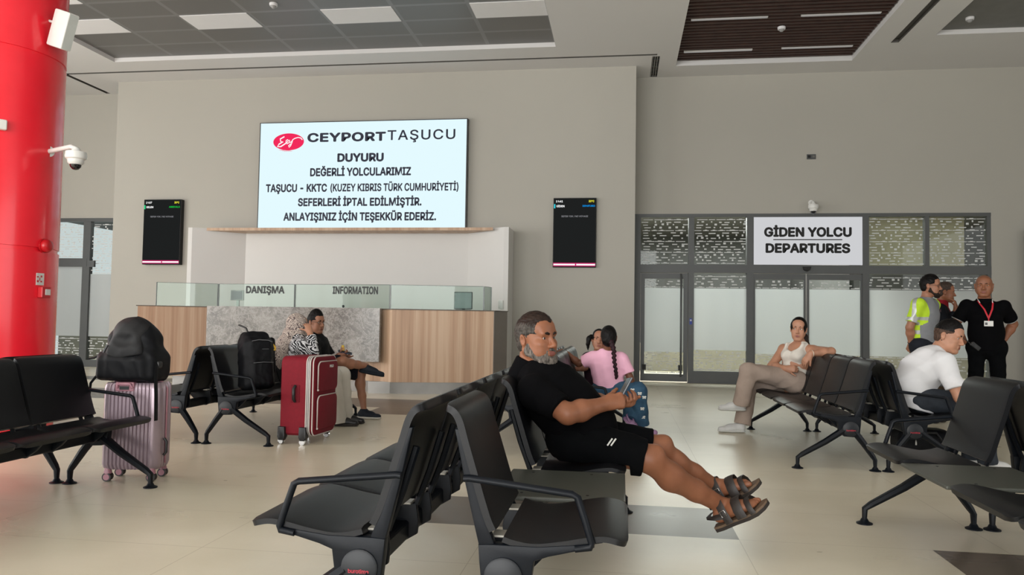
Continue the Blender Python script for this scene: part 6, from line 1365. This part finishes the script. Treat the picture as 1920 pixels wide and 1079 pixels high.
def croc(root, an, heel, toe, up):
    an, heel, toe, up = [np.array(q, float) for q in (an, heel, toe, up)]; d = unit(toe - heel); u = unit(up - d * (up @ d)); x = np.cross(d, u); L = np.linalg.norm(toe - heel); P = lambda a, c, e: heel + d * a * L + x * c + u * e
    b = Soft(.004); b.cone(P(.16, 0, .02), P(.5, 0, .02), .036, .040, .01, u, .6); b.cone(P(.5, 0, .026), P(.84, 0, .022), .041, .036, .015, u, .75); b.cut(P(0, 0, 0), -u); b.ell(P(.22, 0, .055), (.034, .034, .03), None, .01, 'sub'); o = b.build('clog', M_croc, root)
    mb = MB(); [mb.ball(P(.62 + .1 * (i % 2), (i - 1.5) * .016, .056 - .004 * abs(i - 1.5)), .005, 0, 8) for i in range(4)]; mb.build('vent_holes', mat('lilac_dark', srgb(92, 64, 96), .7), o, 180); mb = MB(); mb.tube([P(.45, .038, .04), P(.2, .04, .06), P(.04, .02, .062), P(.03, 0, .062), P(.04, -.02, .062), P(.2, -.04, .06), P(.45, -.038, .04)], .008, 8, 0, False, .5); mb.build('heel_strap', M_croc, o, 180)
croc(p, aR, (.155, 7.23, .055), (.325, 7.17, .055), (0, 0, 1)); croc(p, aL, (.02, 7.12, .20), (.15, 7.06, .085), (.55, -.35, .75))

# ---- smaller girl behind her, facing the camera
M_plum = fabric('plum_cotton', srgb(58, 36, 48), .85, .1, 12)
p = person('person', (-.25, 7.58, 0), 'small girl with dark pigtails peeking out behind the girl in pink')
H = Head((-.222, 7.52, .905), (.12, -.98, .02), (.12, 0, 1), .86, .97)
pel, wai, che, nk = V3(-.235, 7.60, .50), V3(-.235, 7.60, .57), V3(-.235, 7.58, .67), V3(-.228, 7.555, .775); fr = unit((.1, -.98, 0))
shR, elR, wrR = V3(-.335, 7.56, .725), V3(-.345, 7.46, .635), V3(-.425, 7.40, .625); shL, elL, wrL = V3(-.13, 7.56, .725), V3(-.08, 7.50, .62), V3(-.09, 7.40, .60)
b = Soft(.005); torso(b, pel, wai, che, nk, fr, (.10, .09, .095), .66, .04); H.skin(b, nk, .038, .92); arm(b, shR, elR, wrR, .66); arm(b, shL, elL, wrL, .66); hand(b, wrR, (-.8, -.3, .4), (-.3, 0, -.9), 1, sc=.72, curl=(.4, .5, .4)); hand(b, wrL, (.1, -.8, 0), (0, 0, -1), -1, sc=.72); b.build('body', [SK_MID, M_lip], p, skin_paint(H)); H.eyes(p, (.2, 1, 0)); H.brows(p, H_BLACK, .004)
b = Soft(.005); b.ell(H.p(0, -.014, .034), H.r(.081, .104, .096), H.M, .01); b.ell(H.p(0, .112, -.022), H.r(.080, .076, .098), H.M, .01, 'sub'); b.cut(H.p(0, 0, -.06), -H.M[:, 2]); b.fold = folds(.003, 90, 91); b.build('hair', H_BLACK, p)
for sx in (-1, 1): b = Soft(.005); b.chain([H.p(sx * .085, -.02, .03), H.p(sx * .112, -.01, .0), H.p(sx * .118, 0, -.06), H.p(sx * .108, 0, -.13)], [.022, .026, .020, .008], .01); b.fold = folds(.003, 90, 92); b.build('pigtail', H_BLACK, p)
top_shell(p, 'top', M_plum, pel + V3(0, 0, -.04), wai, che, nk, fr, (.120, .112, .116), [(shR, elR, .5, .05, .05), (shL, elL, .5, .05, .05)], (.005, 20, 93), res=.0055, neck=.046, neck_top=.0, fs=.78, shr=.05)
trousers(p, 'leggings', M_plum, pel, (pel + V3(-.05, 0, -.02), pel + V3(.05, 0, -.02)), (.004, 20, 94), [([pel + V3(sx * .05, 0, -.01), V3(-.22 + sx * .06 + .10, 7.40 + .02 * sx, .50), V3(-.20 + sx * .06, 7.66, .475)], [.07, .052, .044]) for sx in (-1, 1)], res=.0055, r=.085)
